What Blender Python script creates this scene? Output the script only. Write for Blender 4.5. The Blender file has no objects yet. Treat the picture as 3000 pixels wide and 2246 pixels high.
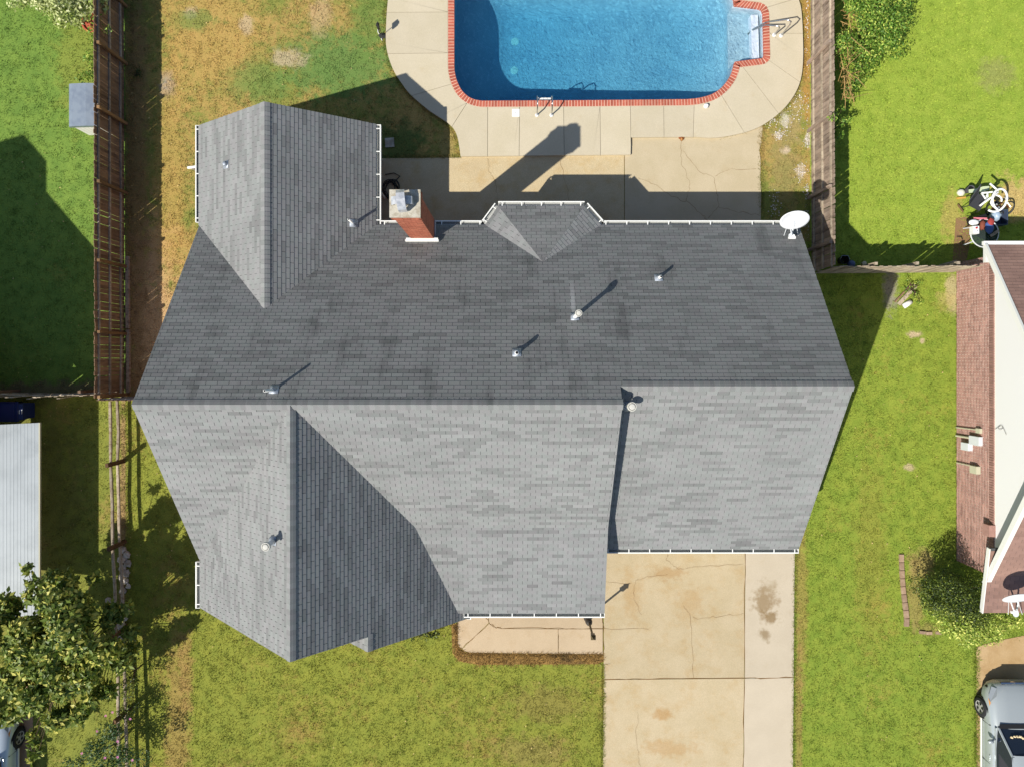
import bpy, bmesh, math, random
import numpy as np
from mathutils import Vector, Matrix
from mathutils.geometry import tessellate_polygon

random.seed(7); RNG = np.random.default_rng(7)
SC = bpy.context.scene
COL = SC.collection

# ------------------------------------------------------------------ camera, sky, sun, exposure
HC, FP, CX, CY = 24.0, 2081.0, 1505.0, 1055.0        # drone height in metres, focal length and nadir point in photo pixels
cam = bpy.data.cameras.new('camera'); cam_o = bpy.data.objects.new('camera', cam); COL.objects.link(cam_o)
cam_o.location = (0, 0, HC); cam_o.rotation_euler = (0, 0, 0)
cam.sensor_width = 36; cam.lens = 36 * FP / 3000
cam.shift_x = (1500 - CX) / 3000; cam.shift_y = -(1123 - CY) / 3000
cam.clip_end = 1500
SC.camera = cam_o

SUN_TO = Vector((-0.725, -0.58, 1.0)).normalized()
world = bpy.data.worlds.new('World'); SC.world = world; world.use_nodes = True
wn = world.node_tree.nodes; wn.clear()
sky = wn.new('ShaderNodeTexSky'); sky.sky_type = 'NISHITA'; sky.sun_disc = False
sky.sun_elevation = math.asin(SUN_TO.z); sky.sun_rotation = math.atan2(SUN_TO.x, SUN_TO.y)
sky.air_density = 1.0; sky.dust_density = 0.6; sky.ozone_density = 1.0
bg = wn.new('ShaderNodeBackground'); bg.inputs['Strength'].default_value = 0.09
wo = wn.new('ShaderNodeOutputWorld')
world.node_tree.links.new(sky.outputs[0], bg.inputs[0]); world.node_tree.links.new(bg.outputs[0], wo.inputs[0])
sun = bpy.data.lights.new('sun', 'SUN'); sun.energy = 4.7; sun.angle = math.radians(0.5); sun.color = (1.0, 0.95, 0.86)
sun_o = bpy.data.objects.new('sun', sun); COL.objects.link(sun_o); sun_o.location = (-30, -26, 45)
sun_o.rotation_euler = (-SUN_TO).to_track_quat('-Z', 'Y').to_euler()
SC.view_settings.view_transform = 'Standard'; SC.view_settings.look = 'None'
SC.view_settings.gamma = 1.0; SC.view_settings.exposure = 0.3; SC.view_settings.use_curve_mapping = False
SC.cycles.max_bounces = 8; SC.cycles.transparent_max_bounces = 16

# ------------------------------------------------------------------ helpers
def P(x, y, z=0.0):
    """a spot seen in the photograph at pixel x, y that stands at height z, in metres"""
    d = (HC - z) / FP
    return Vector(((x - CX) * d, (CY - y) * d, z))
def P2(x, y, z=0.0):
    p = P(x, y, z); return (p.x, p.y)
def S(r, g, b, k=1.0):
    """8-bit display colour to linear, scaled"""
    return tuple(((c / 255 + .055) / 1.055) ** 2.4 * k if c > 10 else c / 255 / 12.92 * k for c in (r, g, b))

class NT:
    def __init__(s, name):
        s.m = bpy.data.materials.new(name); s.m.use_nodes = True
        s.t = s.m.node_tree; s.n = s.t.nodes; s.b = s.n['Principled BSDF']; s.out = s.n['Material Output']
        s.pos = s.n.new('ShaderNodeNewGeometry').outputs['Position']
    def link(s, a, b): s.t.links.new(a, b)
    def put(s, sock, v):
        if isinstance(v, (int, float)): sock.default_value = v
        elif isinstance(v, (tuple, list)): sock.default_value = (*v, 1)[:len(sock.default_value)]
        else: s.link(v, sock)
    def noise(s, scale, detail=4, rough=.55, vec=None, dist=0):
        n = s.n.new('ShaderNodeTexNoise'); n.inputs['Scale'].default_value = scale
        n.inputs['Detail'].default_value = detail; n.inputs['Roughness'].default_value = rough
        n.inputs['Distortion'].default_value = dist
        s.link(vec or s.pos, n.inputs['Vector']); return n.outputs['Fac']
    def ramp(s, v, lo, hi, a=0., b=1.):
        n = s.n.new('ShaderNodeMapRange'); n.interpolation_type = 'SMOOTHSTEP'
        for k, x in zip((1, 2, 3, 4), (lo, hi, a, b)): n.inputs[k].default_value = x
        s.put(n.inputs[0], v); return n.outputs[0]
    def math(s, op, a, b=0.):
        n = s.n.new('ShaderNodeMath'); n.operation = op; s.put(n.inputs[0], a); s.put(n.inputs[1], b); return n.outputs[0]
    def mix(s, f, a, b, mode='MIX'):
        n = s.n.new('ShaderNodeMix'); n.data_type = 'RGBA'; n.blend_type = mode
        s.put(n.inputs['Factor'], f); s.put(n.inputs[6], a); s.put(n.inputs[7], b); return n.outputs[2]
    def scale(s, c, f):
        n = s.n.new('ShaderNodeVectorMath'); n.operation = 'SCALE'; s.put(n.inputs[0], c); s.put(n.inputs['Scale'], f); return n.outputs[0]
    def vscale(s, sx, sy, sz):
        n = s.n.new('ShaderNodeVectorMath'); n.operation = 'MULTIPLY'; s.link(s.pos, n.inputs[0]); n.inputs[1].default_value = (sx, sy, sz); return n.outputs[0]
    def xyz(s):
        n = s.n.new('ShaderNodeSeparateXYZ'); s.link(s.pos, n.inputs[0]); return n.outputs
    def attr(s, name, kind='GEOMETRY'):
        n = s.n.new('ShaderNodeAttribute'); n.attribute_name = name; n.attribute_type = kind; return n
    def rnd(s): return s.n.new('ShaderNodeObjectInfo').outputs['Random']
    def blob(s, x, y, rx, ry, wob=None, soft=.5):
        """1 inside an uneven spot on the ground at x, y, fading outwards"""
        n = s.n.new('ShaderNodeVectorMath'); n.operation = 'SUBTRACT'; s.link(s.pos, n.inputs[0]); n.inputs[1].default_value = (x, y, 0)
        k = s.n.new('ShaderNodeVectorMath'); k.operation = 'MULTIPLY'; s.link(n.outputs[0], k.inputs[0]); k.inputs[1].default_value = (1 / rx, 1 / ry, 0)
        l = s.n.new('ShaderNodeVectorMath'); l.operation = 'LENGTH'; s.link(k.outputs[0], l.inputs[0])
        d = l.outputs['Value']
        if wob is not None: d = s.math('ADD', d, s.math('MULTIPLY', s.math('SUBTRACT', wob, .5), 3.4))
        return s.ramp(d, 1 - soft, 1 + soft, 1, 0)
    def bump(s, h, strength, dist=.02):
        n = s.n.new('ShaderNodeBump'); n.inputs['Strength'].default_value = strength; n.inputs['Distance'].default_value = dist
        s.link(h, n.inputs['Height']); s.link(n.outputs[0], s.b.inputs['Normal'])
    def done(s, c, rough=.8, spec=.3, metal=0.):
        s.put(s.b.inputs['Base Color'], c); s.put(s.b.inputs['Roughness'], rough)
        s.b.inputs['Specular IOR Level'].default_value = spec; s.b.inputs['Metallic'].default_value = metal
        return s.m

def mat(name, c, rough=.75, spec=.3, metal=0., var=(), bump=None, rnd=0., tint=False):
    n = NT(name); col = c
    for sc, c2, lo, hi in var: col = n.mix(n.ramp(n.noise(sc), lo, hi), col, c2)
    if rnd: col = n.scale(col, n.ramp(n.rnd(), 0, 1, 1 - rnd, 1 + rnd))
    if tint: col = n.scale(col, n.attr('tint').outputs['Fac'])
    if bump: n.bump(n.noise(bump[0], 5, .6), bump[1], bump[2])
    return n.done(col, rough, spec, metal)

class MB:
    """collects shapes and links them as one mesh object"""
    def __init__(s): s.v, s.f, s.t = [], [], []
    def add(s, vs, fs, t=None):
        k = len(s.v); s.v += [tuple(v) for v in vs]; s.f += [tuple(i + k for i in f) for f in fs]
        s.t += [1. if t is None else t] * len(fs); return s
    def box(s, c, size, rz=0., t=None, M=None):
        x, y, z = (k / 2 for k in size); R = Matrix.Rotation(rz, 3, 'Z') if M is None else M
        vs = [Vector(c) + R @ Vector((a * x, b * y, d * z)) for d in (-1, 1) for a, b in ((-1, -1), (1, -1), (1, 1), (-1, 1))]
        return s.add(vs, [(3, 2, 1, 0), (4, 5, 6, 7), (0, 1, 5, 4), (1, 2, 6, 5), (2, 3, 7, 6), (3, 0, 4, 7)], t)
    def bar(s, a, b, w, h, t=None):
        a, b = Vector(a), Vector(b); d = b - a; q = d.to_track_quat('X', 'Z').to_matrix()
        return s.box((a + b) / 2, (d.length, w, h), 0, t, q)
    def prism(s, poly, z0, z1, t=None):
        n = len(poly); a = sum(poly[i][0] * poly[(i + 1) % n][1] - poly[(i + 1) % n][0] * poly[i][1] for i in range(n))
        if a < 0: poly = poly[::-1]
        vs = [(p[0], p[1], z0) for p in poly] + [(p[0], p[1], z1) for p in poly]
        return s.add(vs, [tuple(range(n))[::-1], tuple(range(n, 2 * n))] + [(i, (i + 1) % n, n + (i + 1) % n, n + i) for i in range(n)], t)
    def tube(s, pts, r, n=8, cap=True, t=None):
        pts = [Vector(p) for p in pts]; rs = r if isinstance(r, (list, tuple)) else [r] * len(pts); vs = []; up = None
        for i, p in enumerate(pts):
            d = (pts[min(i + 1, len(pts) - 1)] - pts[max(i - 1, 0)]).normalized()
            if up is None: up = d.orthogonal().normalized()
            up = (up - d * up.dot(d)).normalized(); w = d.cross(up)
            vs += [p + (up * math.cos(2 * math.pi * k / n) + w * math.sin(2 * math.pi * k / n)) * rs[i] for k in range(n)]
        fs = [(i * n + k, i * n + (k + 1) % n, (i + 1) * n + (k + 1) % n, (i + 1) * n + k) for i in range(len(pts) - 1) for k in range(n)]
        if cap: fs += [tuple(range(n))[::-1], tuple(range((len(pts) - 1) * n, len(pts) * n))]
        return s.add(vs, fs, t)
    def lathe(s, prof, c, n=16, M=None, t=None, cap=True):
        M = M or Matrix.Identity(3); vs = []
        for r, z in prof: vs += [Vector(c) + M @ Vector((r * math.cos(2 * math.pi * k / n), r * math.sin(2 * math.pi * k / n), z)) for k in range(n)]
        fs = [(i * n + k, i * n + (k + 1) % n, (i + 1) * n + (k + 1) % n, (i + 1) * n + k) for i in range(len(prof) - 1) for k in range(n)]
        if cap and prof[0][0] > 1e-4: fs.append(tuple(range(n))[::-1])
        if cap and prof[-1][0] > 1e-4: fs.append(tuple(range((len(prof) - 1) * n, len(prof) * n)))
        return s.add(vs, fs, t)
    def blobby(s, c, r, seed=0, amp=.2, seg=8, rings=5, t=None):
        q = random.Random(seed); vs = [Vector(c) + Vector((0, 0, -r[2]))]; fs = []
        for i in range(1, rings):
            th = math.pi * i / rings
            for k in range(seg):
                ph = 2 * math.pi * k / seg; j = 1 + q.uniform(-amp, amp)
                vs.append(Vector(c) + Vector((r[0] * math.sin(th) * math.cos(ph) * j, r[1] * math.sin(th) * math.sin(ph) * j, -r[2] * math.cos(th) * (1 + q.uniform(-amp, amp) * .6))))
        vs.append(Vector(c) + Vector((0, 0, r[2]))); last = len(vs) - 1
        for k in range(seg):
            fs.append((0, 1 + (k + 1) % seg, 1 + k)); fs.append((last, 1 + (rings - 2) * seg + k, 1 + (rings - 2) * seg + (k + 1) % seg))
            for i in range(rings - 2):
                a = 1 + i * seg; fs.append((a + k, a + (k + 1) % seg, a + seg + (k + 1) % seg, a + seg + k))
        return s.add(vs, fs, t)
    def mesh(s, name, m, smooth=False):
        me = bpy.data.meshes.new(name); me.from_pydata(s.v, [], s.f)
        if True:
            at = me.attributes.new('tint', 'FLOAT', 'FACE'); at.data.foreach_set('value', s.t)
        me.materials.append(m)
        if smooth: me.polygons.foreach_set('use_smooth', [True] * len(me.polygons))
        me.update(); return me
    def build(s, name, m, parent=None, smooth=False, angle=None):
        o = link(name, s.mesh(name, m, smooth), parent); return o

def link(name, me, parent=None, M=None):
    o = bpy.data.objects.new(name, me); COL.objects.link(o)
    if parent is not None:
        o.parent = parent
        if parent.parent is None: o.matrix_parent_inverse = Matrix.Translation(-parent.location)
    if M is not None: o.matrix_basis = M
    return o
def tag(o, label=None, cat=None, group=None, kind=None):
    for k, v in (('label', label), ('category', cat), ('group', group), ('kind', kind)):
        if v: o[k] = v
    return o
def thing(name, label, cat, group=None, loc=(0, 0, 0)):
    o = bpy.data.objects.new(name, None); o.empty_display_size = .2; COL.objects.link(o); o.location = loc
    return tag(o, label, cat, group)
def struct(o): return tag(o, kind='structure')
def inset(poly, d):
    n = len(poly); a = sum(poly[i][0] * poly[(i + 1) % n][1] - poly[(i + 1) % n][0] * poly[i][1] for i in range(n))
    if a < 0: poly = poly[::-1]
    return offset_path(poly, -d, closed=True)
def offset_path(pts, d, closed=False):
    """shift a polyline to its right-hand side by d (outwards for an anticlockwise loop)"""
    n = len(pts); out = []
    for i in range(n):
        a = Vector(pts[i - 1] if (closed or i) else pts[i]); b = Vector(pts[i]); c = Vector(pts[(i + 1) % n] if (closed or i < n - 1) else pts[i])
        d1 = (b - a); d2 = (c - b)
        if d1.length < 1e-6: d1 = d2
        if d2.length < 1e-6: d2 = d1
        n1 = Vector((d1.y, -d1.x)).normalized(); n2 = Vector((d2.y, -d2.x)).normalized(); m = n1 + n2
        if m.length < 1e-6: m = n1
        m.normalize(); k = d / max(.35, m.dot(n1)); out.append((b.x + m.x * k, b.y + m.y * k))
    return out
def smooth_path(pts, per=6):
    """Catmull-Rom through the points"""
    out = []; n = len(pts)
    for i in range(n - 1):
        p0, p1, p2, p3 = (Vector(pts[max(0, min(n - 1, k))]) for k in (i - 1, i, i + 1, i + 2))
        for k in range(per):
            t = k / per
            out.append(tuple(.5 * ((2 * p1) + (p2 - p0) * t + (2 * p0 - 5 * p1 + 4 * p2 - p3) * t * t + (3 * p1 - p0 - 3 * p2 + p3) * t ** 3)))
    return out + [tuple(pts[-1])]
def in_poly(x, y, poly):
    r = np.zeros(len(x), bool); n = len(poly)
    for i in range(n):
        (x1, y1), (x2, y2) = poly[i], poly[(i + 1) % n]
        if y1 != y2:
            k = ((y1 > y) != (y2 > y)) & (x < (x2 - x1) * (y - y1) / (y2 - y1) + x1); r ^= k
    return r
def sheet(name, poly, z, m, holes=()):
    loops = [[Vector((*p, 0)) for p in poly]] + [[Vector((*p, 0)) for p in h] for h in holes]
    tris = tessellate_polygon(loops); vs = [(v.x, v.y, z) for l in loops for v in l]; fs = []
    for t in tris:
        a, b, c = (Vector(vs[i]) for i in t); fs.append(tuple(t) if (b - a).cross(c - a).z > 0 else tuple(t)[::-1])
    b = MB(); b.add(vs, fs); return b.build(name, m)
# ------------------------------------------------------------------ lawns and ground
def lawn_mat(name, g1, g2, dry, dry_lo, dry_hi, blobs=(), fine=.55, dark=None):
    n = NT(name)
    big = n.noise(.45, 3, .6); mid = n.noise(2.3, 5, .65); fin = n.noise(34, 4, .7); wob = n.noise(2.6, 7, .72)
    c = n.mix(n.ramp(mid, .3, .7), g1, g2)
    c = n.mix(n.ramp(n.math('ADD', n.math('MULTIPLY', big, .6), n.math('MULTIPLY', n.noise(5.5, 5, .7), .4)), dry_lo, dry_hi), c, dry)
    for x, y, rx, ry, col, k in blobs:
        c = n.mix(n.math('MULTIPLY', n.blob(x, y, rx, ry, wob, .45), k), c, col)
    c = n.mix(.08, c, (.17, .165, .125)); c = n.scale(c, n.ramp(fin, .25, .75, (1 - fine * .7) * .92, (1 + fine * .6) * .92))
    c = n.scale(c, n.attr('tint').outputs['Fac'])
    n.bump(n.noise(60, 4, .7), .25, .012)
    return n.done(c, .9, .12)
def gp(x, y): p = P(x, y); return p.x, p.y
GRN = S(118, 138, 52, .95); GRN2 = S(138, 152, 60, .95); DRY = S(168, 142, 82, .9); DIRT = S(178, 148, 112, .9); ORANGE = S(176, 140, 84, .9); SAND = S(205, 182, 150, .95)
M_front = lawn_mat('front lawn', S(126, 135, 48), S(146, 149, 56), S(158, 136, 68), .50, .70, [
    (*gp(520, 2150), .4, 3.6, ORANGE, .6), (*gp(545, 1960), .22, 1.4, ORANGE, .5), (*gp(1600, 2060), 1.2, .6, S(140, 120, 66), .5), (*gp(1560, 2200), 1.2, .5, S(150, 128, 76), .5)])
M_side = lawn_mat('side lawn', S(122, 144, 46), S(144, 158, 56), S(164, 150, 68), .54, .72, [
    (*gp(2348, 1740), .2, 3.2, ORANGE, .5), (*gp(2340, 2100), .12, 3.0, ORANGE, .5), (*gp(2700, 1650), .4, .5, S(176, 150, 96), .7), (*gp(2680, 1740), .28, 1.1, S(160, 140, 84), .7), (*gp(2720, 1840), .5, .2, S(150, 130, 80), .6), (*gp(2680, 980), .22, .12, SAND, .9), (*gp(2700, 998), .1, .1, SAND, .8), (*gp(2664, 1370), .2, .12, SAND, .7),
    (*gp(2790, 850), .22, .7, SAND, .6), (*gp(2610, 850), .22, .7, S(150, 140, 132), .8), (*gp(2770, 880), .3, .3, S(190, 172, 110), .5), (*gp(2550, 1620), .5, 3, S(150, 140, 60), .4)])
M_right = lawn_mat('right back lawn', S(136, 160, 52), S(156, 174, 64), S(170, 168, 74), .58, .76, [
    (*gp(2920, 220), .6, .5, S(150, 148, 90), .6), (*gp(2980, 590), .9, .7, S(200, 172, 112), .9), (*gp(2790, 640), .35, .8, S(180, 160, 90), .7)])
M_left = lawn_mat('left back lawn', S(104, 136, 54), S(124, 152, 62), S(150, 148, 66), .55, .72, [
    (*gp(240, 180), .8, 1.8, S(140, 146, 60), .6), (*gp(150, 1150), 4, .35, S(120, 104, 80), .8), (*gp(105, 1210), .35, .6, S(150, 120, 84), .8)])
M_leftf = lawn_mat('left front lawn', S(122, 130, 52), S(140, 144, 58), S(158, 140, 74), .50, .66, [
    (*gp(362, 1500), .16, 4.2, S(170, 138, 96), .8), (*gp(100, 1500), 1.4, 3.5, S(104, 96, 52), .5)])
M_back = lawn_mat('back yard', S(120, 132, 58), S(146, 144, 68), S(180, 150, 86), .42, .60, [
    (*gp(620, 90), 1.7, 2.2, S(190, 156, 88), .7), (*gp(1000, 190), 1.9, 1.1, S(98, 134, 66), .85), (*gp(760, 240), 1.0, .7, S(110, 138, 66), .7), (*gp(1080, 60), .5, 1.4, S(108, 136, 62), .7),
    (*gp(940, 40), .35, .6, S(200, 168, 128), .6), (*gp(845, 172), .55, .3, SAND, .7), (*gp(722, 72), .22, .3, SAND, .6), (*gp(560, 38), .2, .2, SAND, .7), (*gp(575, 60), .7, .3, S(110, 136, 62), .7),
    (*gp(490, 250), .25, .4, S(160, 152, 146), .9), (*gp(440, 1000), .9, 3.6, S(202, 165, 122), .95), (*gp(400, 620), .38, 7.5, S(150, 118, 78), .75), (*gp(500, 500), .5, 4, S(190, 154, 86), .6),
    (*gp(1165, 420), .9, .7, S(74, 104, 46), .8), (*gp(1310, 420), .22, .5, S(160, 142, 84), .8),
    (*gp(2300, 480), .5, 1.6, S(160, 142, 92), .6), (*gp(2366, 130), .16, 2.2, S(176, 138, 72), .95), (*gp(2300, 355), .14, .25, S(236, 228, 216), .5), (*gp(2280, 398), .1, .12, S(236, 228, 216), .5),
    (*gp(2305, 440), .16, .12, S(236, 214, 196), .5), (*gp(2368, 410), .12, .3, S(226, 214, 204), .5), (*gp(2345, 500), .14, .22, S(220, 208, 190), .5), (*gp(2330, 340), .2, .9, S(170, 150, 100), .6)])
M_soil = lawn_mat('rough grass', S(118, 130, 56), S(140, 146, 64), S(160, 140, 80), .45, .62)
M_bed = lawn_mat('dry bed', S(140, 108, 58), S(166, 130, 72), S(110, 86, 50), .5, .6)

# pool outline, inner edge of the brick coping (anticlockwise seen from above, starting on the left wall)
PZ = .12                                             # height of the pool deck
def pp(x, y, z=PZ): return P2(x, y, z)
def mirror_y(pts): return [(x, 98 * 2 - y) for x, y in pts]
corner_l = [(1331, 195), (1333, 215), (1340, 240), (1353, 265), (1372, 283), (1392, 292), (1412, 295.5)]
corner_r = [(2010, 291), (2048, 287), (2090, 274), (2122, 248), (2143, 215), (2152, 181)]
px_low = corner_l + [(1600, 294.5), (1800, 293)] + corner_r
alcove = [(2232, 171), (2238, 166), (2238, 160), (2235, 40), (2231, 30), (2224, 26)]
inner_px = smooth_path(corner_l, 4) + [(1500, 295), (1700, 294), (1900, 292)] + smooth_path(corner_r, 4) + alcove
top_px = [(2150, 17)] + mirror_y(smooth_path(corner_r, 4))[::-1][1:] + [(1800, -97), (1500, -98)] + mirror_y(smooth_path(corner_l, 4))[::-1]
inner_all = [pp(*q) for q in inner_px + top_px]      # closed loop
main_all = [pp(*q) for q in smooth_path(corner_l, 4) + [(1500, 295), (1700, 294), (1900, 292)] + smooth_path(corner_r, 4) + top_px]
COPE = .215
hole = offset_path(inner_all, COPE * .6, True)

# deck outline
deck_out_px = [(1205, -150), (1160, -80), (1141, -25), (1135, 10), (1131, 68), (1131, 136), (1149, 199), (1181, 251), (1206, 281), (1254, 322), (1290, 346), (1324, 371), (1340, 403), (1349, 459)]
deck_out = [pp(*q) for q in smooth_path(deck_out_px, 4)] + [pp(1600, 456.5), pp(1848, 454), pp(1849, 403.5), pp(1950, 402.5)] + \
    [pp(*q) for q in smooth_path([(2040, 402), (2100, 404), (2181, 389), (2235, 367), (2290, 326), (2326, 281), (2346, 235), (2353, 181), (2353, 113), (2349, 36), (2341, 0), (2322, -50), (2285, -110), (2240, -155)], 4)]
deck_poly = deck_out
patio_poly = [P2(1070, 464, .03), P2(1349, 462, .03), P2(1349, 400, .03), P2(1830, 400, .03), P2(2150, 330, .03), P2(2234, 367, .03), P2(2228, 430, .03), P2(2230, 560, .03), P2(2228, 700, .03), P2(1070, 700, .03)]
house_poly = [(-9.2, 6.8), (-4.4, 6.8), (-4.4, 3.8), (8.3, 3.8), (8.3, -5.3), (2.4, -5.3), (2.4, -6.5), (-1.8, -6.5), (-1.8, -7.3), (-9.2, -7.3)]
drive_poly = [P2(1766, 1560), P2(2334, 1560), P2(2329, 1640), P2(2322, 2246), P2(2318, 2600), P2(1762, 2600), P2(1767, 2100)]
walk_poly = [P2(1341, 1560), P2(1768, 1560), P2(1768, 1914), P2(1375, 1910), P2(1350, 1903), P2(1341, 1892)]
bed_poly = [P2(1322, 1826), P2(1342, 1826), P2(1342, 1892), P2(1352, 1905), P2(1376, 1912), P2(1768, 1916), P2(1768, 1936), P2(1750, 1944), P2(1400, 1946), P2(1345, 1935), P2(1326, 1915)]
ndrive_poly = [P2(2862, 2600), P2(2860, 1895), P2(2900, 1880), P2(3300, 1800), P2(3300, 2600)]
nhouse_poly = [(14.95, 3.3), (26, 3.3), (26, -6.6), (14.95, -6.6)]

ground_out = [(-420, -420), (420, -420), (420, 420), (-420, 420)]
struct(sheet('ground', ground_out, -.02, M_soil, [hole]))
FX, RX, LY, RY = -13.12, 10.02, -1.22, 2.95           # fence lines: left, right, left cross fence, right cross fence
lawns = [
    ('left_back_lawn', [(-34, LY), (FX, LY), (FX, 22), (-34, 22)], M_left, 60, []),
    ('left_front_lawn', [(-34, -26), (FX, -26), (FX, LY), (-34, LY)], M_leftf, 60, []),
    ('back_yard', [(FX, LY), (-8.9, LY), (-8.9, 4), (RX, 4), (RX, 22), (FX, 22)], M_back, 70, [hole]),
    ('front_lawn', [(FX, -26), (4.5, -26), (4.5, -5), (-8.9, -5), (-8.9, LY), (FX, LY)], M_front, 85, []),
    ('side_lawn', [(4.5, -26), (34, -26), (34, RY), (RX, RY), (RX, 4), (7, 4), (7, -5), (4.5, -5)], M_side, 85, []),
    ('right_back_lawn', [(RX, RY), (34, RY), (34, 22), (RX, 22)], M_right, 90, []),
]
keep_off = [deck_poly, patio_poly, house_poly, drive_poly, walk_poly, ndrive_poly, nhouse_poly, offset_path(inner_all, .2, True), [P2(30, 2050), P2(97, 2050), P2(97, 2400), P2(30, 2400)], [P2(1126, 404), P2(1156, 404), P2(1156, 434), P2(1126, 434)], bed_poly]
def grass(name, poly, m, dens, hmin=.025, hmax=.06, off=keep_off, blades=7, spread=.06):
    xs = [p[0] for p in poly]; ys = [p[1] for p in poly]
    x0, x1, y0, y1 = max(min(xs), -18.5), min(max(xs), 18.5), max(min(ys), -15), min(max(ys), 13.2)
    n = int((x1 - x0) * (y1 - y0) * dens); x = RNG.uniform(x0, x1, n); y = RNG.uniform(y0, y1, n)
    k = in_poly(x, y, poly)
    for q in off: k &= ~in_poly(x, y, q)
    x, y = x[k], y[k]; n = len(x); B = blades
    bx = np.repeat(x, B) + RNG.normal(0, spread, n * B); by = np.repeat(y, B) + RNG.normal(0, spread, n * B)
    h = RNG.uniform(hmin, hmax, n * B) * np.repeat(RNG.uniform(.7, 1.3, n), B); a = RNG.uniform(0, 2 * np.pi, n * B); lean = RNG.uniform(.4, 1.5, n * B) * h
    w = RNG.uniform(.006, .013, n * B); co, si = np.cos(a), np.sin(a)
    V = np.empty((n * B, 3, 3), np.float32)
    V[:, 0] = np.stack([bx - si * w, by + co * w, np.zeros_like(bx)], 1); V[:, 1] = np.stack([bx + si * w, by - co * w, np.zeros_like(bx)], 1)
    V[:, 2] = np.stack([bx + co * lean, by + si * lean, h], 1)
    me = bpy.data.meshes.new(name); N = n * B
    me.vertices.add(N * 3); me.vertices.foreach_set('co', V.ravel()); me.loops.add(N * 3); me.loops.foreach_set('vertex_index', np.arange(N * 3, dtype=np.int32))
    me.polygons.add(N); me.polygons.foreach_set('loop_start', np.arange(0, N * 3, 3, dtype=np.int32)); me.update(calc_edges=True)
    at = me.attributes.new('tint', 'FLOAT', 'FACE'); at.data.foreach_set('value', (RNG.uniform(.75, 1.35, N) * np.repeat(RNG.uniform(.85, 1.15, n), B)).astype(np.float32))
    me.materials.append(m); return link(name, me)
for nm, poly, m, dens, holes in lawns:
    o = struct(sheet(nm, poly, 0, m, holes)); at = o.data.attributes.new('tint', 'FLOAT', 'FACE'); at.data.foreach_set('value', [.8] * len(o.data.polygons))
    o = tag(grass('grass', poly, m, dens), 'short mown grass of the ' + nm.replace('_', ' '), 'grass', kind='stuff')
o = struct(sheet('garden_bed', bed_poly, .006, M_bed)); at = o.data.attributes.new('tint', 'FLOAT', 'FACE'); at.data.foreach_set('value', [.8] * len(o.data.polygons))
tag(grass('dry_grass', bed_poly, M_bed, 160, .04, .1, []), 'dry brown grass strip along the front walk', 'grass', kind='stuff')

def edge_grass(px_path, m, z=0., per=150, wid=.07, hmax=.09, side=0.):
    w = densify([P2(*q, z) for q in px_path], .02); L = len(w); n = int(L * .02 * per); k = RNG.integers(0, L, n); c = np.array(w)[k] + RNG.normal(0, wid * .4, (n, 2)) + np.array([side, 0]); clump = .5 + .5 * np.sin(c[:, 1] * 7.3 + c[:, 0] * 5.1) * np.sin(c[:, 1] * 2.7 + 1); keep = RNG.random(n) < .35 + .65 * clump; c = c[keep]; n = len(c)
    a = RNG.uniform(0, 6.283, n); h = RNG.uniform(.03, hmax, n); ln = h * RNG.uniform(.5, 1.6, n); ww = RNG.uniform(.005, .012, n); V = np.empty((n, 3, 3), np.float32); co, si = np.cos(a), np.sin(a); zz = np.full(n, 0.)
    V[:, 0] = np.stack([c[:, 0] - si * ww, c[:, 1] + co * ww, zz], 1); V[:, 1] = np.stack([c[:, 0] + si * ww, c[:, 1] - co * ww, zz], 1); V[:, 2] = np.stack([c[:, 0] + co * ln, c[:, 1] + si * ln, h], 1)
    b = MB(); b.v = [tuple(map(float, v)) for v in V.reshape(-1, 3)]; b.f = [(3 * i, 3 * i + 1, 3 * i + 2) for i in range(n)]; b.t = [float(x) for x in RNG.uniform(.6, 1.3, n)]; return tag(b.build('edge_grass', m), 'ragged grass tufts along the edges of the paving', 'grass', kind='stuff')
def densify(pts, step=.05, closed=False):
    out = []; n = len(pts)
    for i in range(n if closed else n - 1):
        a, b = Vector(pts[i]), Vector(pts[(i + 1) % n]); k = max(1, int((b - a).length / step)); out += [tuple(a.lerp(b, j / k)) for j in range(k)]
    return out if closed else out + [tuple(pts[-1])]
edge_grass([(1766, 1945), (1767, 2100), (1763, 2300)], M_front, per=500); edge_grass([(2331, 1610), (2329, 1640), (2323, 2246), (2322, 2300)], M_side, per=420); edge_grass([(2234, 367), (2228, 430), (2230, 560), (2229, 620)], M_back, per=700, wid=.12)
edge_grass([(1131, 0), (1127, 68), (1127, 136), (1145, 201), (1177, 254), (1202, 284), (1250, 325), (1286, 349), (1320, 374), (1338, 405), (1346, 459)], M_back, per=420); edge_grass([(1110, 461), (1200, 460), (1345, 459)], M_back, per=420); edge_grass([(1345, 1910), (1400, 1914), (1766, 1917)], M_bed, per=700); edge_grass([(1339, 1826), (1339, 1892), (1352, 1906)], M_bed, per=700)
edge_grass([(2858, 1900), (2860, 2100), (2861, 2300)], M_side, per=600, wid=.14); edge_grass([(2806, 830), (2806, 1640)], M_side, per=400, wid=.1); edge_grass([(2112, 406), (2240, 366), (2294, 328), (2330, 283), (2350, 236), (2357, 181), (2357, 113), (2353, 36), (2345, 0)], M_back, per=300); edge_grass([(385, 0), (383, 600), (383, 1150)], M_back, per=220, wid=.2)
edge_grass([(100, 2150), (100, 2300)], M_leftf, per=500); edge_grass([(362, 1180), (366, 1600), (378, 1900), (384, 2246)], M_leftf, per=260, wid=.2)
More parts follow.
